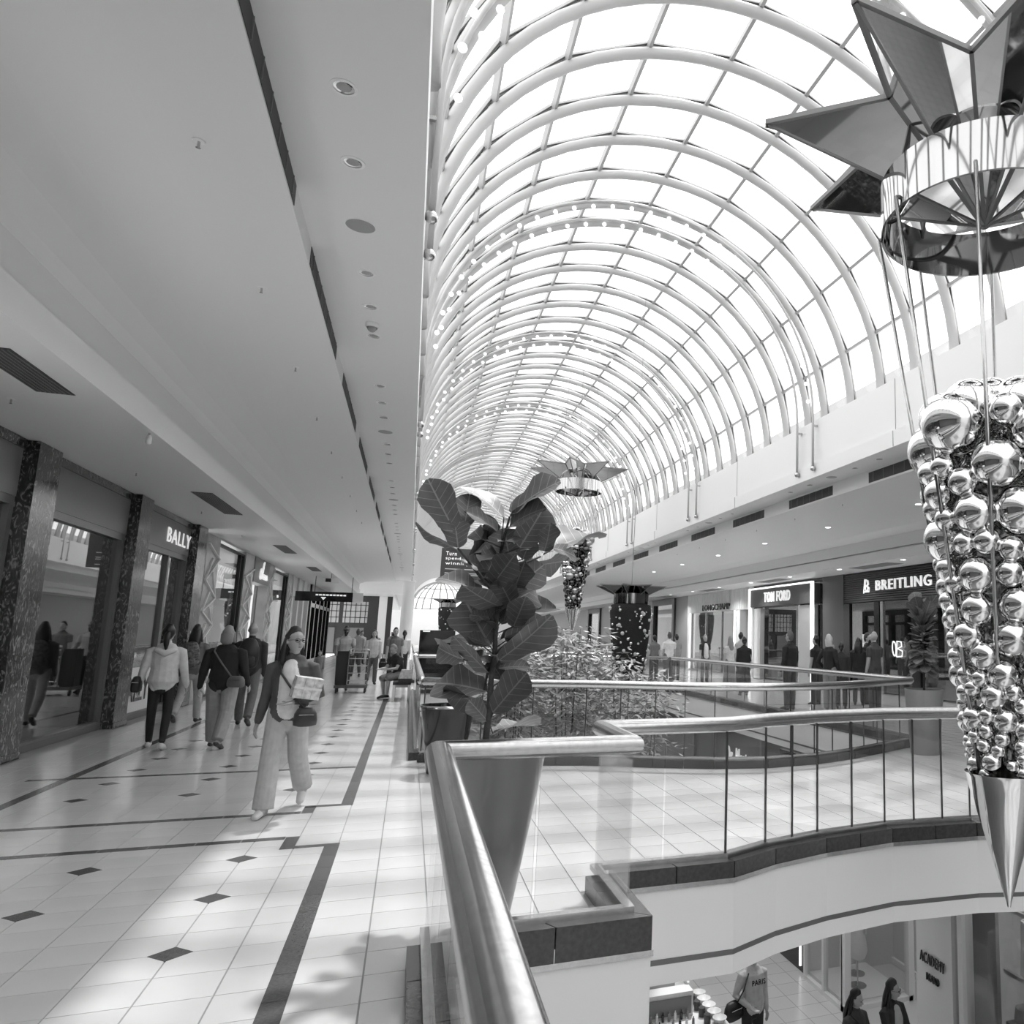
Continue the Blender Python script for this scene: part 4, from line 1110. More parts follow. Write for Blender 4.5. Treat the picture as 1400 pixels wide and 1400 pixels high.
for k in range(6):
    ys = 6.82+7.25*k
    speaker(-.635, ys, 5.06, 'soffit speakers above the walk', '%s round grey speaker set in the soffit between the downlights' % ORD[k])
    for d in (-1.8, -.95, .94, 1.77, 2.64, -2.65):
        if k == 0 and d < -2: continue
        downlight(-.635, ys+d, 5.06, 'soffit downlights above the walk', 'recessed round downlight in the soffit strip beside the vault')
    for d in (-1.81, -.94, .95, 1.9):
        if k >= 1: downlight(7.94, 13.86+7.25*(k-1)+d, 5.06, 'soffit downlights across the void', 'recessed round downlight in the soffit across the void')
    if k >= 1: speaker(7.94, 13.86+7.25*(k-1), 5.06, 'soffit speakers across the void', '%s round soffit speaker across the void' % ORD[k-1])
dc = empty('dome_camera', (-.635, 9.07, 5.06)); tag(dc, 'small white security camera dome between the soffit downlights', 'camera')
MB().lathe([(.07, 0), (.075, -.02), (.065, -.05), (.06, -.05)], n=16).build('housing', WHITE, dc); MB().sphere((0, 0, -.05), .05, 12, 8).build('dome', MIDP, dc, True)
def vent(x, y0, y1, z0, z1, side, lab, grp):
    o = empty('vent_grille', (x, (y0+y1)/2, z0)); tag(o, lab, 'vent', grp)
    L = y1-y0; h = z1-z0
    MB().box(-.004, .012, -L/2, L/2, 0, h).build('backing', VENT, o)
    n = int(L/.30)
    for k in range(n): MB().box(-.012 if side > 0 else .012-.008, .0 if side > 0 else .02, -L/2+L*(k+.5)/n-.006, -L/2+L*(k+.5)/n+.006, .01, h-.01).build('slat', VENTS, o)
for k in range(10):
    vent(-1.066, 3.75+3.62*k, 6.35+3.62*k, 4.88, 5.045, -1, '%s dark slot vent along the ceiling step above the walk' % ORD[k], 'slot vents above the walk')
    vent(8.296, 10.88+3.55*(k-1), 12.98+3.55*(k-1), 4.80, 5.01, 1, '%s dark louvred vent along the ceiling step across the void' % ORD[k], 'louvred vents across the void')
for k, (y0, y1) in enumerate(((8.15, 9.55), (15.5, 18.15), (24.1, 26.4), (31.5, 33.6), (39, 41))):
    o = empty('vent_grille', (-3.48, (y0+y1)/2, 4.0)); tag(o, '%s flat dark grille in the low soffit over the shopfronts' % ORD[k], 'vent', 'soffit grilles over the shopfronts')
    L = y1-y0
    MB().box(-.16, .16, -L/2, L/2, -.006, .0).build('backing', VENT, o)
    for j in range(8): MB().box(-.15+.04*j, -.15+.04*j+.012, -L/2+.02, L/2-.02, -.012, -.005).build('slat', VENTS, o)
for k, y in enumerate((20.5, 27.8, 35, 42)):
    o = empty('vent_grille', (13.3, y, 4.0)); tag(o, '%s flat dark grille in the low soffit across the void' % ORD[k], 'vent', 'soffit grilles across the void')
    MB().box(-.3, .3, -1.1, 1.1, -.006, .0).build('backing', VENTS, o); 
    for j in range(6): MB().box(-.28+.1*j, -.25+.1*j, -1.05, 1.05, -.012, -.005).build('slat', MIDP, o)
def sprinkler(x, y, z, grp, lab):
    o = empty('sprinkler', (x, y, z)); tag(o, lab, 'sprinkler', grp)
    MB().lathe([(.04, 0), (.035, -.006), (0, -.006)], n=12).build('escutcheon', WHITE, o)
    MB().tube([(0, 0, -.004), (0, 0, -.05)], .009, 6).build('stem', STEEL, o); MB().lathe([(.016, -.05), (0, -.053)], n=8).build('deflector', STEEL, o)
for k in range(9):
    sprinkler(-1.53, 5.69+2.37*k, 4.865, 'sprinklers above the walk', 'small sprinkler head in the walk ceiling')
    if k > 2: sprinkler(9.0, 5.6+2.4*(k+1), 4.785, 'sprinklers across the void', 'small sprinkler head in the ceiling across the void')
    if k % 2: sprinkler(-4.0, 8.0+2.0*k, 4.0, 'sprinklers over the shopfronts', 'small sprinkler head in the low soffit over the shopfronts')
# gas-lit looking pendant sensor under the cove lip
o = empty('smoke_sensor', (-3.08, 11.05, 4.0)); tag(o, 'small white capsule sensor hanging from the cove lip', 'sensor')
MB().tube([(0, 0, 0), (0, 0, -.04)], .012, 8).build('stem', MIDP, o); MB().lathe([(.02, -.03), (.032, -.06), (.032, -.12), (.015, -.14), (0, -.14)], n=12).build('capsule', PALE, o, True)

# hanging advertising board in the void
hb = empty('hanging_board', (2.2, 40, 4.2)); tag(hb, 'dark hanging board with white printed text half hidden by the fig', 'sign')
MB().box(-1.05, 1.05, -.03, .03, 0, 1.65).build('board', CHAR, hb)
for x in (-.9, .9): MB().tube([(x, 0, 1.65), (x, 0, 5.7)], .01, 5).build('cable', GREYSTEEL, hb)
for bt, z, w_ in (('Turn', 1.3, .5), ('spend &', 1.05, 1.0), ('winning', .8, 1.1)):
    t = text(bt, (-.85, -.04, z), (1, 0, 0), (0, 0, 1), w_, .19, SIGNW, hb, 'lettering', .01, .01)
for z in (.62, .42, .34, .12): MB().box(-.85, .75, -.036, -.03, z, z+.035).build('print_line', PALE, hb)
# ================================================================== PEOPLE
def cloth(g): return mat('cloth_%03d' % round(g*1000), g, .8, var=.12, scale=14, bump=.25)
def skin(g): return mat('skin_%03d' % round(g*1000), g, .5)
HAIRD = mat('dark_hair', .014, .38); HAIRL = mat('pale_hair', .22, .45); HAIRM = mat('brown_hair', .07, .4); HAIRG = mat('grey_hair', .30, .5)
SHOEW = mat('white_shoe', .65, .5); SHOED = mat('dark_shoe', .03, .4)
pending = []

class Body:
    """closed tapered lofts that are fused into one skin by a voxel remesh; each loft carries a region id"""
    def __init__(s): s.mb = MB(); s.seg = []
    def loft(s, pts, rad, reg, n=14, side=None, flat=False):
        pts = [Vector(p) for p in pts]; rad = [(r, r) if not hasattr(r, '__len__') else r for r in rad]
        m = len(pts); rings = []
        t0 = (pts[-1]-pts[0]).normalized()
        sd = Vector(side) if side is not None else Vector((1, 0, 0))
        if abs(sd.dot(t0)) > .9: sd = Vector((0, 1, 0))
        P, R = [], []
        ta, tb = (pts[1]-pts[0]).normalized(), (pts[-1]-pts[-2]).normalized()
        ra, rb = min(rad[0]), min(rad[-1])
        for k, q in ((.95, .3), (.7, .72)): P.append(pts[0]-ta*ra*k); R.append((rad[0][0]*q, rad[0][1]*q))
        P += pts; R += rad
        for k, q in (((.7, .72), (.95, .3)) if not flat else ((.06, .96), (.1, .5))): P.append(pts[-1]+tb*rb*k); R.append((rad[-1][0]*q, rad[-1][1]*q))
        vs = []; fs = []
        for i, p in enumerate(P):
            t = (P[min(i+1, len(P)-1)]-P[max(i-1, 0)]).normalized()
            x = (sd-t*sd.dot(t)).normalized(); y = t.cross(x)
            for j in range(n):
                a = 2*PI*j/n; vs.append(p+x*R[i][0]*math.cos(a)+y*R[i][1]*math.sin(a))
        M_ = len(P)
        for i in range(M_-1):
            for j in range(n): fs.append((i*n+j, i*n+(j+1) % n, (i+1)*n+(j+1) % n, (i+1)*n+j))
        fs += [tuple(range(n))[::-1], tuple((M_-1)*n+j for j in range(n))]
        s.mb.add(vs, fs)
        for i in range(m-1): s.seg.append((pts[i], pts[i+1], sum(rad[i])/2, sum(rad[i+1])/2, reg))

def person(loc, yaw, h, label, top=.1, bottom=.1, shoe=None, sk=.36, hair=HAIRD, hstyle='short', sleeve='long', fit='straight', bulk=1., skirt=None,
           ll=(.0, .0), rl=(.0, .0), la=(.05, .08, .15, 0), ra=(.05, .08, .15, 0), lean=0., head=(0, 0), fine=False, top2=None, hem=.0, seated=None, belly=0, group=None, glasses=False, face=True, beard=False):
    S = h/1.70
    B = Body(); b = empty('person', loc, yaw); tag(b, label, 'person', group)
    TOP, BOT, SHOE, SKIN, TOP2 = 0, 1, 2, 3, 4
    joints = {}
    legs = []
    th, shn = .43, .43
    hipz = 0.
    for sx, (a, kb) in ((1, ll), (-1, rl)):
        hp = Vector((.085*sx*bulk, 0, hipz))
        sp_ = .03*sx if seated is None else .06*sx
        d1 = Vector((sp_, -math.sin(a), -math.cos(a))); kn = hp+d1*th
        d2 = Vector((0, -math.sin(a-kb), -math.cos(a-kb))); an = kn+d2*shn
        legs.append((sx, hp, kn, an, a-kb))
    low = min(an.z - .075 - (.10*max(0, math.sin(-sa)) if True else 0) for _, _, _, an, sa in legs)
    up_ = -low
    off = Vector((0, 0, up_))
    wide = {'slim': (.078, .055, .042, .038), 'straight': (.088, .068, .060, .058), 'wide': (.098, .088, .086, .092), 'loose': (.10, .08, .068, .066), 'short': (.095, .085, .05, .035)}[fit]
    for sx, hp, kn, an, sa in legs:
        hp, kn, an = hp+off, kn+off, an+off
        k = bulk
        mid = hp.lerp(kn, .5)
        B.loft([hp+Vector((0, 0, .02)), mid, kn], [(wide[0]*k, wide[0]*1.08*k), ((wide[0]+wide[1])/2*k, (wide[0]+wide[1])/2*k), (wide[1]*k, wide[1]*k)], BOT)
        if fit == 'short':
            B.loft([kn, kn.lerp(an, .35), an], [.052, .054, .034], SKIN)
        else:
            B.loft([kn, kn.lerp(an, .45), kn.lerp(an, 1.0 if fit == 'wide' else .97)], [wide[1]*k, (wide[1]+wide[2])/2*k*1.02, wide[3]*k], BOT, flat=True)
        # foot, pitched with a lifted heel
        pt = min(.9, max(0, -sa))*.9
        fwd = Vector((.10*sx, -math.cos(pt), -math.sin(pt))).normalized(); dn = Vector((0, math.sin(pt)*-.0, -1))
        heel = an + Vector((0, .035, -.035)); toe = an+fwd*.155+Vector((0, 0, -.047))
        B.loft([heel, heel.lerp(toe, .5)+Vector((0, 0, .012)), toe], [(.038, .04), (.043, .038), (.036, .026)], SHOE, side=(1, 0, 0))
    # torso
    C = Vector((0, 0, up_))
    ly = -math.sin(lean)
    def T(x, y, z): return C+Vector((x, y+ly*max(0, z), z*math.cos(lean)))
    k = bulk
    rows = [(-.07, .125, .10, BOT), (.02, .162*k, .115*k, BOT), (.07, .150*k, .108*k, BOT)]
    B.loft([T(0, 0, z) for z, *_ in rows], [(rx, ry) for _, rx, ry, _ in rows], BOT)
    loose = 1.12 if sleeve == 'long' else 1.04
    rows = [(hem if hem else .05, .162*k*loose, .112*k*loose), (.20, .140*k*loose, .105*k*loose+belly), (.34, .158*k*loose, .112*k*loose+belly*.4), (.45, .172*k*loose, .105*k), (.505, .130*k, .075)]
    B.loft([T(0, -belly*.4*(1 if .1 < z < .4 else 0)+(.012 if z > .4 else 0), z) for z, *_ in rows], [(rx, ry) for _, rx, ry in rows], TOP)
    if top2 is not None:      # paler front panel of an open garment
        B.loft([T(.01, -.072*k, .05), T(.01, -.085*k, .22), T(.005, -.088*k, .36), T(0, -.062, .475)], [(.10, .066), (.09, .066), (.092, .058), (.07, .052)], TOP2)
    if skirt:
        B.loft([T(0, 0, .08), T(0, 0, -.12), T(0, .0, -skirt)], [(.15*k, .11*k), (.19*k, .16*k), (.24*k, .22*k)], BOT)
    B.loft([T(0, .012, .48), T(0, .0, .60)], [.056, .05], SKIN)
    # head
    hz = .70
    hy, hpit = head
    HC = T(0, -.012, hz)
    Rm = Euler((-hpit, 0, hy)).to_matrix()
    def Hd(x, y, z): return HC+Rm@Vector((x, y, z))
    B.loft([Hd(0, -.030, -.095), Hd(0, -.028, -.06), Hd(0, -.01, -.01), Hd(0, .004, .045), Hd(0, .006, .085)],
           [(.034, .036), (.056, .066), (.068, .085), (.072, .091), (.052, .066)], SKIN, side=Rm@Vector((1, 0, 0)))
    B.loft([Hd(0, -.088, .012), Hd(0, -.104, -.022)], [.009, .015], SKIN)
    for sx in (-1, 1): B.loft([Hd(.073*sx, .012, .012), Hd(.073*sx, .006, -.022)], [(.008, .016), (.007, .012)], SKIN)
    # arms
    hands = {}
    for sx, (sw, ab, el, inw), nm in ((1, la, 'l'), (-1, ra, 'r')):
        sh = T(.172*sx*k, .01, .455)
        d1 = Vector((math.sin(ab)*sx, -math.sin(sw)*math.cos(ab), -math.cos(sw)*math.cos(ab))); eb = sh+d1*.285
        s2 = sw+el
        d2 = Vector((math.sin(ab)*sx*(1-min(1, el))-math.sin(inw)*sx, -math.sin(s2)*math.cos(inw), -math.cos(s2)*math.cos(inw))).normalized(); wr_ = eb+d2*.25
        ru = .060*k if sleeve == 'long' else .054*k
        B.loft([sh+Vector((-.03*sx, 0, .01)), sh, sh.lerp(eb, .5)], [.05*k, ru*1.08, ru], TOP)
        rg = TOP if sleeve == 'long' else SKIN
        f2 = 1.0 if sleeve == 'long' else .78
        B.loft([sh.lerp(eb, .48), eb, eb.lerp(wr_, .45), wr_.lerp(eb, .05)], [ru*f2 if sleeve == 'long' else .044, .050*f2*k, .048*f2, .037 if sleeve == 'long' else .027], rg)
        B.loft([eb.lerp(wr_, .8), wr_], [.026, .023], SKIN)
        # hand: palm, four bent fingers and a thumb
        x = Vector((0, 0, 1)).cross(d2) if abs(d2.z) < .8 else Vector((0, 1, 0)).cross(d2)*1.0
        acr = Vector((0, -1, 0)) if abs(d2.y) < .7 else Vector((-sx, 0, 0)); acr = (acr-d2*acr.dot(d2)).normalized()   # towards the thumb
        pn = d2.cross(acr)*sx                                                                                             # palm normal
        pe = wr_+d2*.085
        B.loft([wr_, wr_+d2*.05, pe], [(.024, .019), (.037, .016), (.036, .014)], SKIN, side=acr)
        inner = Vector((-sx, 0, 0)) - d2*Vector((-sx, 0, 0)).dot(d2)
        inner = inner.normalized() if inner.length > .2 else pn
        for q, ln in ((-.027, .055), (-.009, .068), (.009, .074), (.027, .066)):
            f0 = pe+acr*q; f1 = f0+d2*ln*.55+inner*.008; f2_ = f1+(d2*.7+inner*.7).normalized()*ln*.5
            B.loft([f0-d2*.01, f1, f2_], [.0092, .0085, .0075], SKIN, 8)
        t0 = wr_+d2*.03+acr*.03; B.loft([t0, t0+(d2*.6+acr*.7).normalized()*.035, t0+(d2*.9+acr*.5+inner*.3).normalized()*.068], [.012, .010, .008], SKIN, 8)
        hands[nm] = (wr_, d2, eb)
    o = B.mb.build('body', [cloth(top), cloth(bottom), shoe or SHOED, skin(sk), cloth(top2 if top2 is not None else top)], b)
    o.scale = (S, S, S)
    rm = o.modifiers.new('fuse', 'REMESH'); rm.mode = 'VOXEL'; rm.voxel_size = .0075 if fine else .0105
    sm = o.modifiers.new('soft', 'SMOOTH'); sm.factor = .5; sm.iterations = 3 if fine else 2
    pending.append((o, B))
    # hair (local coordinates scaled with the body)
    def child(mb, nm, m, smooth=True):
        c = mb.build(nm, m, b, smooth); c.scale = (S, S, S); return c
    hb = MB()
    def hl(pts, rad, n=16):
        q = Body(); q.loft([Hd(*p) for p in pts], rad, 0, n, Rm@Vector((1, 0, 0))); hb.add(q.mb.v, q.mb.f)
    if hstyle != 'bald':
        hl([(0, .045, -.045), (0, .036, .0), (0, .020, .05), (0, .010, .098)], [(.055, .042), (.077, .068), (.080, .088), (.058, .070)])
        if hstyle == 'long':
            hl([(0, .05, .03), (0, .085, -.10), (0, .10, -.24), (0, .10, -.33)], [(.075, .05), (.095, .05), (.10, .045), (.07, .03)])
            for sx in (-1, 1): hl([(.068*sx, .02, .04), (.082*sx, .03, -.06), (.092*sx, .03, -.17), (.088*sx, .03, -.25)], [.016, .024, .028, .016])
        if hstyle == 'pony':
            hl([(0, .085, .02), (0, .13, -.02), (0, .13, -.14), (0, .11, -.22)], [.03, .038, .035, .015])
        if hstyle == 'bun': hl([(0, .09, -.02), (0, .105, -.06)], [.045, .04])
        if hstyle == 'bob':
            hl([(0, .055, .02), (0, .06, -.09)], [(.088, .05), (.085, .045)])
            for sx in (-1, 1): hl([(.07*sx, .0, .04), (.08*sx, .01, -.08)], [.022, .022])
        if hstyle == 'scarf':
            hl([(0, .06, .03), (0, .075, -.10), (0, .04, -.17)], [(.085, .05), (.09, .06), (.10, .10)])
        child(hb, 'hair' if hstyle not in ('cap', 'scarf') else ('cap' if hstyle == 'cap' else 'headscarf'), hair)
        if hstyle == 'cap':
            vb = Body(); vb.loft([Hd(0, -.07, .05), Hd(0, -.15, .035)], [(.065, .012), (.05, .008)], 0, 14, Rm@Vector((1, 0, 0))); child(vb.mb, 'cap_peak', hair)
    if face:
        for sx in (-1, 1):
            child(MB().sphere(Hd(.030*sx, -.087, .008), .0105, 8, 6, (1.2, .6, .7)), 'eye', HAIRD)
        child(MB().sphere(Hd(0, -.088, -.058), .02, 8, 6, (1, .45, .25)), 'mouth', mat('lips', .16, .5))
    if beard:
        vb = Body(); vb.loft([Hd(0, -.062, -.045), Hd(0, -.05, -.105)], [(.056, .04), (.042, .036)], 0, 14, Rm@Vector((1, 0, 0))); child(vb.mb, 'beard', hair)
    if glasses:
        gm = MB()
        for sx in (-1, 1):
            gm.tube([Hd(.032*sx+.024*math.cos(t), -.100, .008+.02*math.sin(t)) for t in [2*PI*q/14 for q in range(15)]], .0028, 6)
            gm.bar(Hd(.056*sx, -.098, .012), Hd(.074*sx, .0, .012), .004, .004)
        gm.bar(Hd(-.01, -.102, .012), Hd(.01, -.102, .012), .004, .004)
        child(gm, 'glasses', DARKMETAL, False)
    def W(p):      # body-local point to world
        return Matrix.LocRotScale(Vector(loc), Euler((0, 0, yaw)), Vector((S, S, S)))@Vector(p)
    return dict(e=b, W=W, hands=hands, T=T, Hd=Hd, S=S)

def finish_people():
    dg = bpy.context.evaluated_depsgraph_get()
    done = []
    for o, B in pending:
        done.append(bpy.data.meshes.new_from_object(o.evaluated_get(dg)))
    for (o, B), me in zip(pending, done):
        o.modifiers.clear(); old = o.data; mats = [m for m in old.materials]
        o.data = me; me.name = 'body'
        n = len(me.polygons); c = np.empty(n*3); me.polygons.foreach_get('center', c); c = c.reshape(-1, 3)
        best = np.full(n, 1e9); reg = np.zeros(n, dtype=np.int32)
        for a, b_, r0, r1, g in B.seg:
            a, b_ = np.array(a), np.array(b_); d = b_-a; L2 = max(1e-9, d@d)
            t = np.clip((c-a)@d/L2, 0, 1); q = a+t[:, None]*d
            dist = np.linalg.norm(c-q, axis=1)/(r0+(r1-r0)*t)
            if g in (0, 4): dist = dist*(.93 if g == 0 else .72)
            m = dist < best; best[m] = dist[m]; reg[m] = g
        me.materials.clear()
        for m in mats: me.materials.append(m)
        me.polygons.foreach_set('material_index', reg); me.shade_smooth(); me.update()
        bpy.data.meshes.remove(old)

def bag(loc, size, label, m, strap=None, rz=0, kind='pouch'):
    o = empty('handbag', loc, rz); tag(o, label, 'bag')
    w, d, hh = size
    prof = [(.55, 0), (.95, .08), (1.0, .35), (.92, .7), (.7, .95), (.45, 1.0)]
    n = 20; vs = []; fs = []
    for q, z in prof:
        for j in range(n):
            a = 2*PI*j/n; cx_ = math.copysign(abs(math.cos(a))**.7, math.cos(a)); sy_ = math.copysign(abs(math.sin(a))**.7, math.sin(a))
            vs.append((w/2*q*cx_, d/2*q*sy_, hh*z))
    for i in range(len(prof)-1):
        for j in range(n): fs.append((i*n+j, i*n+(j+1) % n, (i+1)*n+(j+1) % n, (i+1)*n+j))
    fs += [tuple(range(n))[::-1], tuple((len(prof)-1)*n+j for j in range(n))]
    MB().add(vs, fs).build('pouch', m, o, True)
    MB().box(-w*.3, w*.3, -d*.56, -d*.47, hh*.62, hh*.66).build('zip', STEEL, o)
    if strap:
        inv = Matrix.LocRotScale(Vector(loc), Euler((0, 0, rz)), None).inverted()
        mb = MB(); P = [inv@Vector(p) for p in strap]
        mb.tube(P, .011, 6); mb.build('strap', m, o, True)
    return o
def backpack(P, size, label, m, tilt=0):
    """worn on the back: hangs behind the shoulders"""
    c = P['W'](P['T'](0, .20, .06)); z = P['e'].rotation_euler.z
    o = empty('backpack', c, z); tag(o, label, 'backpack')
    w, d, hh = size
    q = Body(); q.loft([(0, 0, .06), (0, .01, hh*.4), (0, .0, hh*.75), (0, -.02, hh)], [(w*.46, d*.42), (w*.5, d*.5), (w*.48, d*.45), (w*.34, d*.3)], 0, 18)
    q.mb.build('pack', m, o, True)
    q = Body(); q.loft([(0, d*.42, .07), (0, d*.46, hh*.4)], [(w*.36, d*.2), (w*.34, d*.16)], 0, 14); q.mb.build('pocket', m, o, True)
    for sx in (-1, 1): MB().tube([(sx*w*.28, -d*.3, hh*.9), (sx*w*.36, -d*.75, hh*1.08), (sx*w*.40, -d*1.5, hh*.95), (sx*w*.42, -d*1.62, hh*.5), (sx*w*.42, -d*.5, hh*.15)], .014, 6).build('strap', m, o, True)
    return o
AW = PI      # facing away from the viewpoint, along the mall
LT, BK = cloth(.10), cloth(.02)

# ---- the walk on the near side
p1 = person((-1.0, 8.45, 0), -.12, 1.64, 'woman in glasses, grey cardigan and pale wide jeans carrying a box', top=.075, bottom=.46, shoe=SHOEW, hair=HAIRD, hstyle='long',
            fit='wide', ll=(-.22, .55), rl=(.20, .04), la=(-.05, .30, 1.35, .75), ra=(-.10, .16, .16, -.05), head=(.75, .05), fine=True, top2=.72, glasses=True)
p1['e']['category'] = 'person'
bx_ = p1['W'](p1['T'](.17, -.215, .17))
o = empty('carton', bx_, .35); o.rotation_euler = (.12, .16, .35); tag(o, 'pale patterned triple pack of cartons held in one arm', 'box')
for k in range(3): MB().box(-.115+.077*k, -.04+.077*k, -.055, .055, 0, .19).build('carton', mat('carton_print', .55, .5, var=.45, scale=22), o)
MB().box(-.117, .117, -.057, .057, .085, .105).build('band', PALE, o)
bag(p1['W'](p1['T'](.19, -.17, -.10)), (.20, .12, .17), 'small dark drawstring bag at the cardigan woman\'s hip', mat('dark_leather', .035, .45), [p1['W'](p1['T'](*q)) for q in ((.17, -.17, .06), (.05, -.165, .25), (-.06, -.15, .40), (-.11, -.03, .51))], .2)
p2 = person((-3.18, 13.35, 0), AW+.1, 1.66, 'woman in pale hoodie and black trousers walking away', top=.62, bottom=.016, shoe=SHOEW, hstyle='pony', fit='slim', bulk=1.05, ll=(.18, .02), rl=(-.14, .25), la=(-.05, .22, .3, 0), ra=(.05, .2, .3, 0), fine=True, face=False, hem=.02)
hd = Body(); hd.loft([p2['T'](-.10, .10, .47), p2['T'](0, .13, .42), p2['T'](.10, .10, .47)], [(.05, .04), (.07, .05), (.05, .04)], 0, 12, (0, 1, 0))
c_ = hd.mb.build('hood', cloth(.62), p2['e'], True); c_.scale = (p2['S'],)*3
bag(p2['W'](p2['T'](.30, .02, -.13)), (.12, .28, .22), 'black shoulder bag of the pale hoodie woman', BLACKM, [p2['W'](p2['T'](*q)) for q in ((.29, -.08, .07), (.24, .0, .30), (.17, .02, .51))], .1)
p3 = person((-3.62, 17.0, 0), AW-.1, 1.70, 'woman with long dark hair and patterned backpack in pale trousers', top=.16, bottom=.42, shoe=SHOED, hstyle='long', fit='straight', ll=(-.25, .5), rl=(.2, .05), face=False)
backpack(p3, (.30, .18, .42), 'floral patterned backpack worn by the long-haired woman', mat('floral_print', .12, .6, var=.95, scale=26))
p4 = person((-2.45, 13.35, 0), AW-.15, 1.66, 'woman with blonde hair in loose black jumper and grey trousers', top=.012, bottom=.30, shoe=SHOED, hair=HAIRL, hstyle='bob', fit='loose', bulk=1.18, ll=(.16, .02), rl=(-.2, .35), la=(0, .24, .2, 0), ra=(.1, .2, .5, 0), fine=True, face=False, hem=.04)
bag(p4['W'](p4['T'](-.22, .16, -.05)), (.24, .10, .16), 'small grey crossbody bag on the black jumper woman\'s hip', mat('grey_leather', .12, .4), [p4['W'](p4['T'](*q)) for q in ((-.16, .17, .10), (-.02, .16, .28), (.12, .12, .47), (.14, .0, .54))], -.3)
p5 = person((-2.62, 16.3, 0), AW, 1.76, 'bald man in dark jacket and jeans with black backpack', top=.03, bottom=.12, hstyle='bald', fit='straight', bulk=1.08, ll=(.2, .02), rl=(-.25, .4), face=False)
backpack(p5, (.34, .20, .46), 'black backpack on the bald man\'s shoulders', BLACKM)
p6 = person((-1.72, 25.4, 0), .05, 1.78, 'bearded man in pale shirt and dark trousers pushing a cage trolley', top=.42, bottom=.02, sk=.15, hstyle='cap', hair=HAIRD, sleeve='short', fit='straight', bulk=1.15, la=(.5, .1, .6, .1), ra=(.5, .1, .6, .1), beard=True)
p7 = person((-1.08, 28.3, 0), .1, 1.70, 'woman in pale top and jeans with crossbody strap and black tote', top=.5, bottom=.10, hstyle='long', hair=HAIRM, fit='straight', ll=(.2, .05), rl=(-.15, .3), bulk=1.05)
bag(p7['W'](p7['T'](.36, -.05, -.42)), (.32, .12, .34), 'black tote carried by the crossbody woman', BLACKM, [p7['W'](p7['T'](*q)) for q in ((.30, -.05, -.08), (.27, -.03, .08))], 0)
p8 = person((-.16, 22.35, 0), -.9, 1.70, 'white-haired man in shorts seated at the bench end reading', top=.02, bottom=.2, hair=HAIRL, hstyle='short', sleeve='short', fit='short', seated=.45, ll=(1.45, 1.4), rl=(1.4, 1.55), lean=.35, head=(.1, -.45), la=(.5, .05, 1.0, .3), ra=(.5, .05, 1.0, .3), bulk=1.1)
p9 = person((-.42, 27.5, 0), .15, 1.78, 'man in grey polo standing behind the bench', top=.13, bottom=.03, hair=HAIRD, sleeve='short', bulk=1.08)
p10 = person((-.18, 33.0, 0), AW, 1.72, 'person in white top beside the tall column', top=.65, bottom=.04, hair=HAIRD, hstyle='pony', face=False)
p11 = person((-1.85, 33.5, 0), AW+.2, 1.76, 'person in mid grey shirt walking towards the court', top=.22, bottom=.06, hair=HAIRM, face=False, ll=(.2, .02), rl=(-.2, .35))
p12 = person((-2.55, 27.5, 0), .2, 1.05, 'small child near the dark shop doors', top=.2, bottom=.12, hair=HAIRM, sk=.4)
for k, (x, y, hgt, yw, tp, lab) in enumerate(((-1.6, 44, 1.7, 0, .3, 'distant shopper in grey left of the white column'), (-.9, 50, 1.66, AW, .05, 'distant shopper in black left of the white column'), (-2.4, 47, 1.72, .4, .5, 'distant shopper in pale top near the black storefront'), (-1.2, 62, 1.7, 0, .15, 'farthest shopper in the court beyond the column'))):
    person((x, y, 0), yw, hgt, lab, top=tp, bottom=.05, hair=HAIRD, face=False, ll=(.15, .0), rl=(-.15, .25))
# ---- the walk across the void
person((8.62, 17.1, 0), AW+.5, 1.80, 'man in dark hooded top and cap facing the black shop', top=.02, bottom=.06, hair=mat('tan_cap', .12, .7), hstyle='cap', bulk=1.15, face=False, la=(0, .15, .3, 0), ra=(0, .15, .3, 0))
q = person((9.30, 16.35, 0), 1.9, 1.74, 'woman in pale headscarf and black top with hand on hip', top=.014, bottom=.28, shoe=SHOEW, hair=mat('pale_scarf', .55, .7), hstyle='scarf', la=(-.2, .5, .9, .3), ra=(-.1, .3, .8, .3), head=(.1, .35), fit='loose')
person((9.95, 18.2, 0), AW+.4, 1.72, 'man in black shirt beside the headscarf woman', top=.02, bottom=.03, hair=HAIRD, face=False, sleeve='short')
person((10.0, 17.0, 0), AW-.5, 1.55, 'person in black with pale bag behind the headscarf woman', top=.03, bottom=.05, hair=HAIRD, hstyle='bun', face=False, bulk=1.05)
q = person((9.35, 21.6, 0), AW-.2, 1.66, 'woman in black top and patterned skirt with pale strap', top=.016, bottom=.07, hair=HAIRD, hstyle='bun', skirt=.62, face=False)
bag(q['W'](q['T'](-.24, .05, -.12)), (.10, .26, .22), 'pale shoulder bag of the patterned skirt woman', PALE, [q['W'](q['T'](*r)) for r in ((-.24, .05, .08), (-.2, .05, .3), (-.14, .03, .52))])
person((10.0, 24.3, 0), AW+.2, 1.68, 'woman with long fair hair in pale top and long skirt', top=.55, bottom=.22, hair=HAIRL, hstyle='long', skirt=.75, face=False, sleeve='short')
person((10.65, 24.9, 0), 2.2, 1.82, 'tall man in light shirt beside the fair-haired woman', top=.4, bottom=.1, hair=HAIRD, sleeve='short')
person((10.45, 27.9, 0), .1, 1.74, 'grey-haired man in dark vest facing the bridge', top=.02, bottom=.12, hair=HAIRG, sleeve='short', top2=.6)
person((8.95, 27.7, 0), AW+.1, 1.80, 'man in white shirt walking away along the rail', top=.7, bottom=.14, hair=HAIRM, sleeve='short', face=False, bulk=1.12, fit='loose')
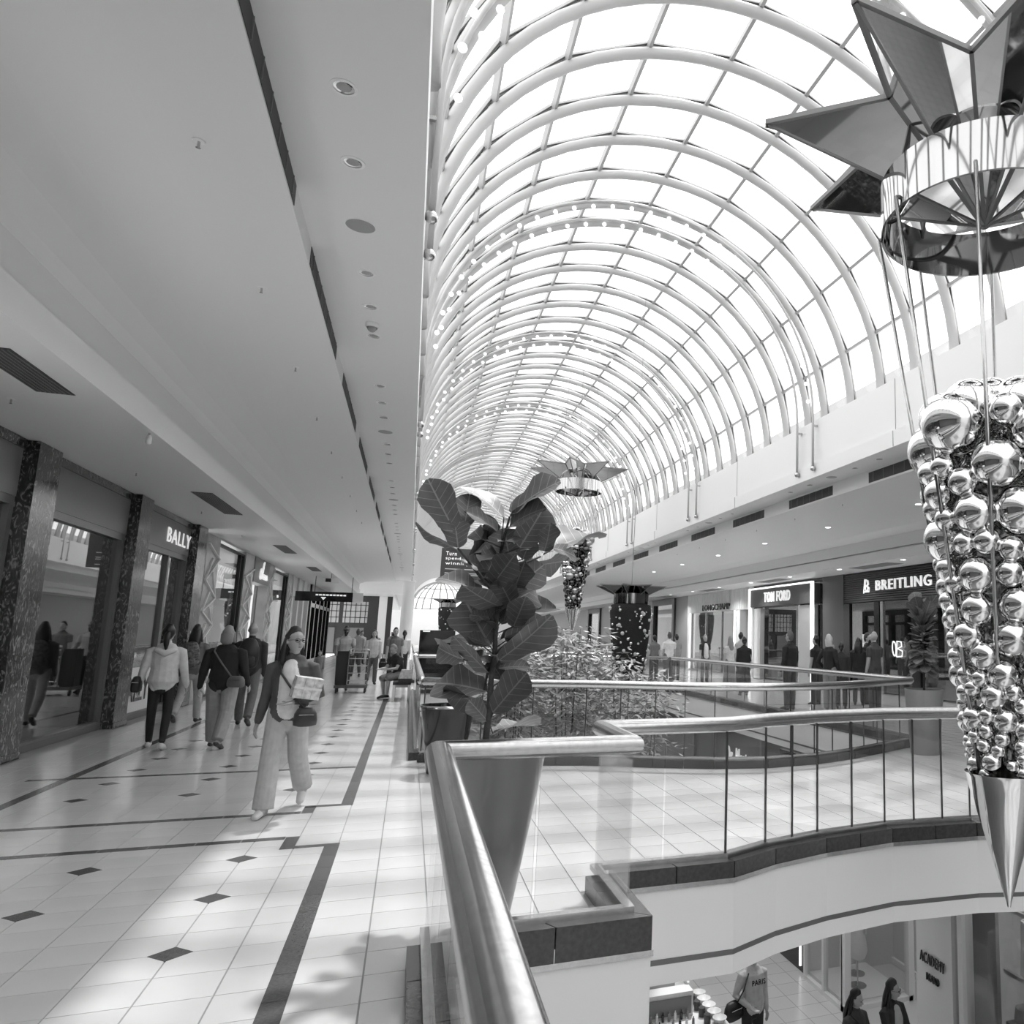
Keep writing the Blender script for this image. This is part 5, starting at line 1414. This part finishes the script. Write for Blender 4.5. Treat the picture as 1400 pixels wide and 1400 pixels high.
person((8.80, 29.1, 0), AW-.1, 1.70, 'man in mid grey shirt nearest the black studded ornament', top=.16, bottom=.1, hair=HAIRD, sleeve='short', face=False, fit='loose')
person((9.8, 29.4, 0), AW+.2, 1.74, 'man in grey shirt just behind the white shirt man', top=.25, bottom=.1, hair=HAIRD, sleeve='short', face=False)
person((8.9, 31.2, 0), .2, 1.66, 'older woman in pale cardigan past the rail', top=.4, bottom=.05, hair=HAIRG, hstyle='bob')
person((10.3, 15.95, 0), AW+.3, 1.82, 'bald man in dark grey shirt by the slatted shop', top=.055, bottom=.06, hstyle='bald', sleeve='short', face=False, bulk=1.1)
person((11.0, 17.8, 0), AW-.6, 1.68, 'woman with long dark hair in black by the shop window', top=.012, bottom=.02, hstyle='long', face=False)
person((11.4, 18.0, 0), .6, 1.80, 'bearded man facing the bald man by the slatted shop', top=.03, bottom=.03, hair=HAIRD, beard=True)
# ---- the lower floor
q = person((5.13, 11.35, ZL), .15, 1.72, 'person in pale sweatshirt lettered PARIS with black bag', top=.42, bottom=.014, hair=HAIRD, fit='straight', la=(0, .1, .12, 0), ra=(-.1, .35, 1.2, .5), bulk=1.05, fine=True)
t = text('PARIS', (-.115, -.150, 0), (1, 0, 0), (0, 0, 1), .23, .075, BLACK, q['e'], 'lettering', .012, .01)
t.location = (0, -.012, 1.30)
bag(q['W'](q['T'](-.33, .0, -.12)), (.36, .14, .26), 'black bag under the sweatshirt person\'s arm', BLACKM, [q['W'](q['T'](*r)) for r in ((-.30, -.03, .1), (-.22, -.1, .3), (-.12, -.07, .50))], .4)
q = person((5.95, 9.78, ZL), .35, 1.62, 'woman in dark jacket with diagonal strap on the lower floor', top=.05, bottom=.1, hair=HAIRD, hstyle='long', la=(.3, .1, 1.2, .2), ra=(-.1, .35, .3, 0), head=(.3, -.2), fine=True)
bag(q['W'](q['T'](.2, -.12, -.02)), (.18, .08, .14), 'small black crossbody bag of the dark jacket woman', BLACKM, [q['W'](q['T'](*r)) for r in ((.16, -.15, .10), (.03, -.16, .3), (-.09, -.1, .46), (-.12, .0, .52))])
q = person((6.47, 9.68, ZL), .3, 1.70, 'woman in glasses and shawl holding a phone on the lower floor', top=.025, bottom=.35, hair=HAIRD, hstyle='long', la=(.4, .1, 1.2, .4), ra=(.4, .1, 1.2, .4), head=(.5, -.05), fine=True, glasses=True, top2=.4)
finish_people()
# ================================================================== PROPS ON THE WALK
# cage trolley pushed by the bearded man
o = empty('cage_trolley', (-1.42, 24.55, 0)); tag(o, 'tall wheeled cage trolley with steel rungs in front of the bearded man', 'trolley')
MB().box(-.42, .42, -.3, .3, .14, .22).build('base', DARKMETAL, o)
for x, y in ((-.36, -.25), (.36, -.25), (-.36, .25), (.36, .25)): MB().tube([(x-.02, y, .07), (x+.02, y, .07)], .07, 12).build('wheel', BLACKM, o)
for x in (-.10, .40): MB().tube([(x, -.28, .22), (x, -.28, 1.18), (x+(.06 if x < 0 else -.06), -.28, 1.22)], .018, 8).build('post', STEEL, o)
for z in (.35, .55, .75, .95, 1.12, 1.22): MB().tube([(-.10, -.28, z), (.40, -.28, z)], .012, 8).build('rung', STEEL, o)
MB().box(-.40, -.12, -.2, .2, .22, 1.15).build('dark_load', BLACKM, o)
# bench with side table, papers and bag
o = empty('bench', (.02-.10, 21.6, 0)); tag(o, 'pale bench with dark seat pad beside the long balustrade', 'bench')
MB().box(-.22, .20, -.45, .9, .40, .47).build('seat_pad', BLACKM, o)
for x, y in ((-.19, -.42), (.16, -.42), (-.19, .86), (.16, .86)): MB().box(x-.03, x+.03, y-.03, y+.03, 0, .40).build('leg', PALE, o)
MB().box(-.21, .19, -.44, .89, .34, .40).build('apron', MIDP, o)
o = empty('shopping_bag', (-.02, 21.35, .47)); tag(o, 'white carton and dark shopping bag on the bench', 'bag')
MB().box(-.16, .16, -.12, .12, 0, .08).build('dark_base', CHAR, o)
MB().add([(-.17,-.1,.08),(.17,-.1,.08),(.17,.1,.08),(-.17,.1,.08),(-.10,-.07,.30),(.15,-.07,.30),(.15,.07,.30),(-.10,.07,.30)], [(0,3,2,1),(4,5,6,7),(0,1,5,4),(1,2,6,5),(2,3,7,6),(3,0,4,7)]).build('white_sack', mat('printed_sack', .6, .6, var=.3, scale=18), o)
# black display kiosk on the second bridge
o = empty('display_kiosk', (.78, 25.3, 0)); tag(o, 'black glossy display kiosk on the second bridge behind the pot', 'kiosk')
MB().box(-.50, .50, -.2, .2, .08, 1.78).build('cabinet', BLACK, o); MB().box(-.46, .46, -.215, -.2, .85, 1.70).build('screen', mat('screen_glass', .008, .05), o)
MB().box(-.52, .52, -.22, .22, 0, .08).build('plinth', CHAR, o); MB().box(-.42, -.22, -.208, -.2, 1.73, 1.765).build('lettering', SIGNW, o)
# hedge planter further along the second bridge
o = empty('hedge_planter', (2.4, 25.6, 0)); tag(o, 'low pale planter of clipped foliage on the second bridge', 'planter')
MB().box(-.9, .9, -.3, .3, 0, .75).build('trough', MIDP, o)
r3 = random.Random(4); fb = MB()
for k in range(2600):
    c = Vector((r3.uniform(-.95, .95), r3.uniform(-.38, .38), r3.uniform(.75, 1.65))); d = Vector((r3.uniform(-1, 1), r3.uniform(-1, 1), r3.uniform(-.4, 1))).normalized()*.10
    s_ = d.cross(Vector((r3.uniform(-1, 1), r3.uniform(-1, 1), r3.uniform(-1, 1)))).normalized()*.025
    fb.add([c, c+d*.5+s_, c+d, c+d*.5-s_], [(0, 1, 2, 3)])
tag(fb.build('foliage', BAMB, o), kind='stuff')
# ---- lower floor: cosmetics kiosk with bottles and bowls
kz = ZL
o = empty('sales_kiosk', (3.85, 11.5, kz)); tag(o, 'white sales kiosk crowded with small goods on the lower floor', 'kiosk')
MB().box(-.75, .75, -.55, .55, 0, .95).build('counter', PALE, o)
MB().box(-.45, .35, -.10, .14, .95, 1.28).build('tester_stand', PALE, o)
MB().box(-.42, .32, -.115, -.10, .99, 1.22).build('stand_recess', GREYP, o)
MB().box(-.6, .2, .3, .36, .95, 1.5).build('back_panel', INTERL, o); MB().bar((.35, .14, 1.28), (-.1, .8, 1.9), .05, .05).build('gable_bar', PALE, o)
MB().box(-.75, -.1, .56, .86, 0, .8).build('rear_counter', GREYP, o); MB().box(.3, .75, .55, .86, 0, .85).build('side_counter', PALE, o)
bot = MB().lathe([(.018, 0), (.02, .01), (.02, .09), (.008, .105), (.008, .125)], n=10, cap0=True, cap1=True)
bms = [bot.mesh('bottle', m) for m in (BLACK, GREYP, PALE)]
for k in range(8):
    b_ = inst('bottle', bms[k % 3], None, (3.45+.092*k, 11.34, kz+.952+.05)); b_.location.z = kz+.951
    tag(b_, 'small bottle lined up before the kiosk tester stand', 'bottle', 'tester bottles on the kiosk')
for k in range(10):
    b_ = inst('bottle', bms[(k*2+1) % 3], None, (3.2+.10*k, 11.1, kz+.951)); tag(b_, 'small bottle in the front row on the kiosk counter', 'bottle', 'front row bottles on the kiosk')
bowl_me = MB().lathe([(.04, 0), (.06, .005), (.10, .07), (.105, .075), (.095, .07), (.04, .02), (0, .02)], n=18, cap0=True).mesh('bowl', PALE, True)
dk_me = MB().lathe([(.05, 0), (.05, .12), (.0, .12)], n=12, cap0=True).mesh('jar', CHAR)
for k in range(5):
    x, y = 4.48, 11.05+.215*k
    zt = kz+.951 if y < 12.04 else kz+.851
    b_ = inst('bowl', bowl_me, None, (x-.0, y, zt)); tag(b_, 'white bowl in the row along the kiosk edge', 'bowl', 'white bowls along the kiosk')
    b_ = inst('jar', dk_me, None, (x-.17, y+.05, zt)); tag(b_, 'dark jar beside the row of white kiosk bowls', 'jar', 'dark jars on the kiosk')
# mannequins in the lower window
for k, (y, g, lab) in enumerate(((13.15, PALE, 'headless mannequin in long pale dress behind lower glass'), (13.6, GREYP, 'headless mannequin in dark shorts deeper in the lower window'))):
    o = empty('mannequin', (XS+.55+.25*k, y, ZL+.12)); tag(o, lab, 'mannequin')
    q = Body(); q.loft([(0, 0, .95), (0, 0, 1.1), (0, 0, 1.25), (0, 0, 1.42), (0, 0, 1.5)], [(.15, .12), (.13, .1), (.16, .11), (.18, .1), (.06, .05)], 0, 16, (0, 1, 0)); q.mb.build('torso', g, o, True)
    q = Body(); q.loft([(0, 0, .62), (0, 0, 1.0)], [(.2, .18), (.15, .12)], 0, 16, (0, 1, 0)); q.mb.build('garment', [PALE, BLACKM][k], o, True)
    for s_ in (-1, 1): MB().tube([(0, .17*s_, 1.42), (.03, .22*s_, 1.15), (.05, .2*s_, .95)], [.045, .04, .03], 10).build('arm', g, o, True)
    MB().tube([(0, 0, .02), (0, 0, .65)], .014, 8).build('stand', STEEL, o); MB().lathe([(.16, 0), (.16, .015), (0, .02)], n=20, cap0=True).build('base', STEEL, o)
# dark inlay line on the lower floor
lf = MB()
struct(MB().box(5.3, 6.4, 12.0, 12.1, ZL, ZL+.002).build('trim_lower_inlay', CHAR))
struct(MB().bar((6.4, 12.05, ZL+.002), (6.7, 11.6, ZL+.002), .1, .004).build('trim_lower_inlay_b', CHAR))
struct(MB().bar((6.65, 11.62, ZL+.002), (7.2, 11.62, ZL+.002), .1, .004).build('trim_lower_inlay_c', CHAR))

# ================================================================== sub-parts go under the part that carries them
NEST = {'petal_frame': ('petal_mirror',), 'joint_seal': ('glass_panel',), 'rail_end': ('handrail',), 'lamp_face': ('reflector', 'trim_ring'), 'slat': ('backing', 'fascia'),
        'pocket': ('pack',), 'cap_peak': ('cap',), 'pane': ('window_frame', 'frame'), 'wheel': ('base',), 'zip': ('pouch',), 'deflector': ('stem',), 'soil': ('pot', 'body', 'box'),
        'rod_clip': ('rod',), 'flute': ('fascia',), 'lattice_strip': ('lattice_pier',), 'glazing_bar': ('upper_window',), 'bulb': ('hoop',), 'foot_cap': ('hoop',), 'ring_bracket': ('ring',),
        'petiole': ('trunk',), 'branch': ('trunk',), 'grille': ('rim',), 'dome': ('housing',), 'screen': ('cabinet',), 'stand_recess': ('tester_stand',)}
def base_name(o): return o.name.split('.')[0]
def centre(o):
    c = np.empty(len(o.data.vertices)*3); o.data.vertices.foreach_get('co', c)
    c = c.reshape(-1, 3); c = (c.min(0)+c.max(0))/2
    return o.matrix_basis@Vector(c)
kids = {}
for o in list(col.objects):
    if o.parent is not None: kids.setdefault(o.parent, []).append(o)
for e, ch in kids.items():
    if e.type != 'EMPTY' or e.name.startswith('window_1') or e.name.startswith('floor') or e.name.startswith('window_2'): continue
    byn = {}
    for c in ch:
        if c.type == 'MESH': byn.setdefault(base_name(c), []).append(c)
    for nm, hosts in NEST.items():
        if nm not in byn: continue
        host = next((h for h in hosts if h in byn), None)
        if host is None: continue
        H_ = [h for h in byn[host] if all(abs(h.matrix_basis[i][j]-(1 if i == j else 0)) < 1e-6 for i in range(4) for j in range(4))]
        if not H_: continue
        hc = [(centre(h), h) for h in H_]
        for c in byn[nm]:
            if c.matrix_parent_inverse != Matrix.Identity(4): continue
            p = centre(c); c.parent = min(hc, key=lambda t: (t[0]-p).length)[1]
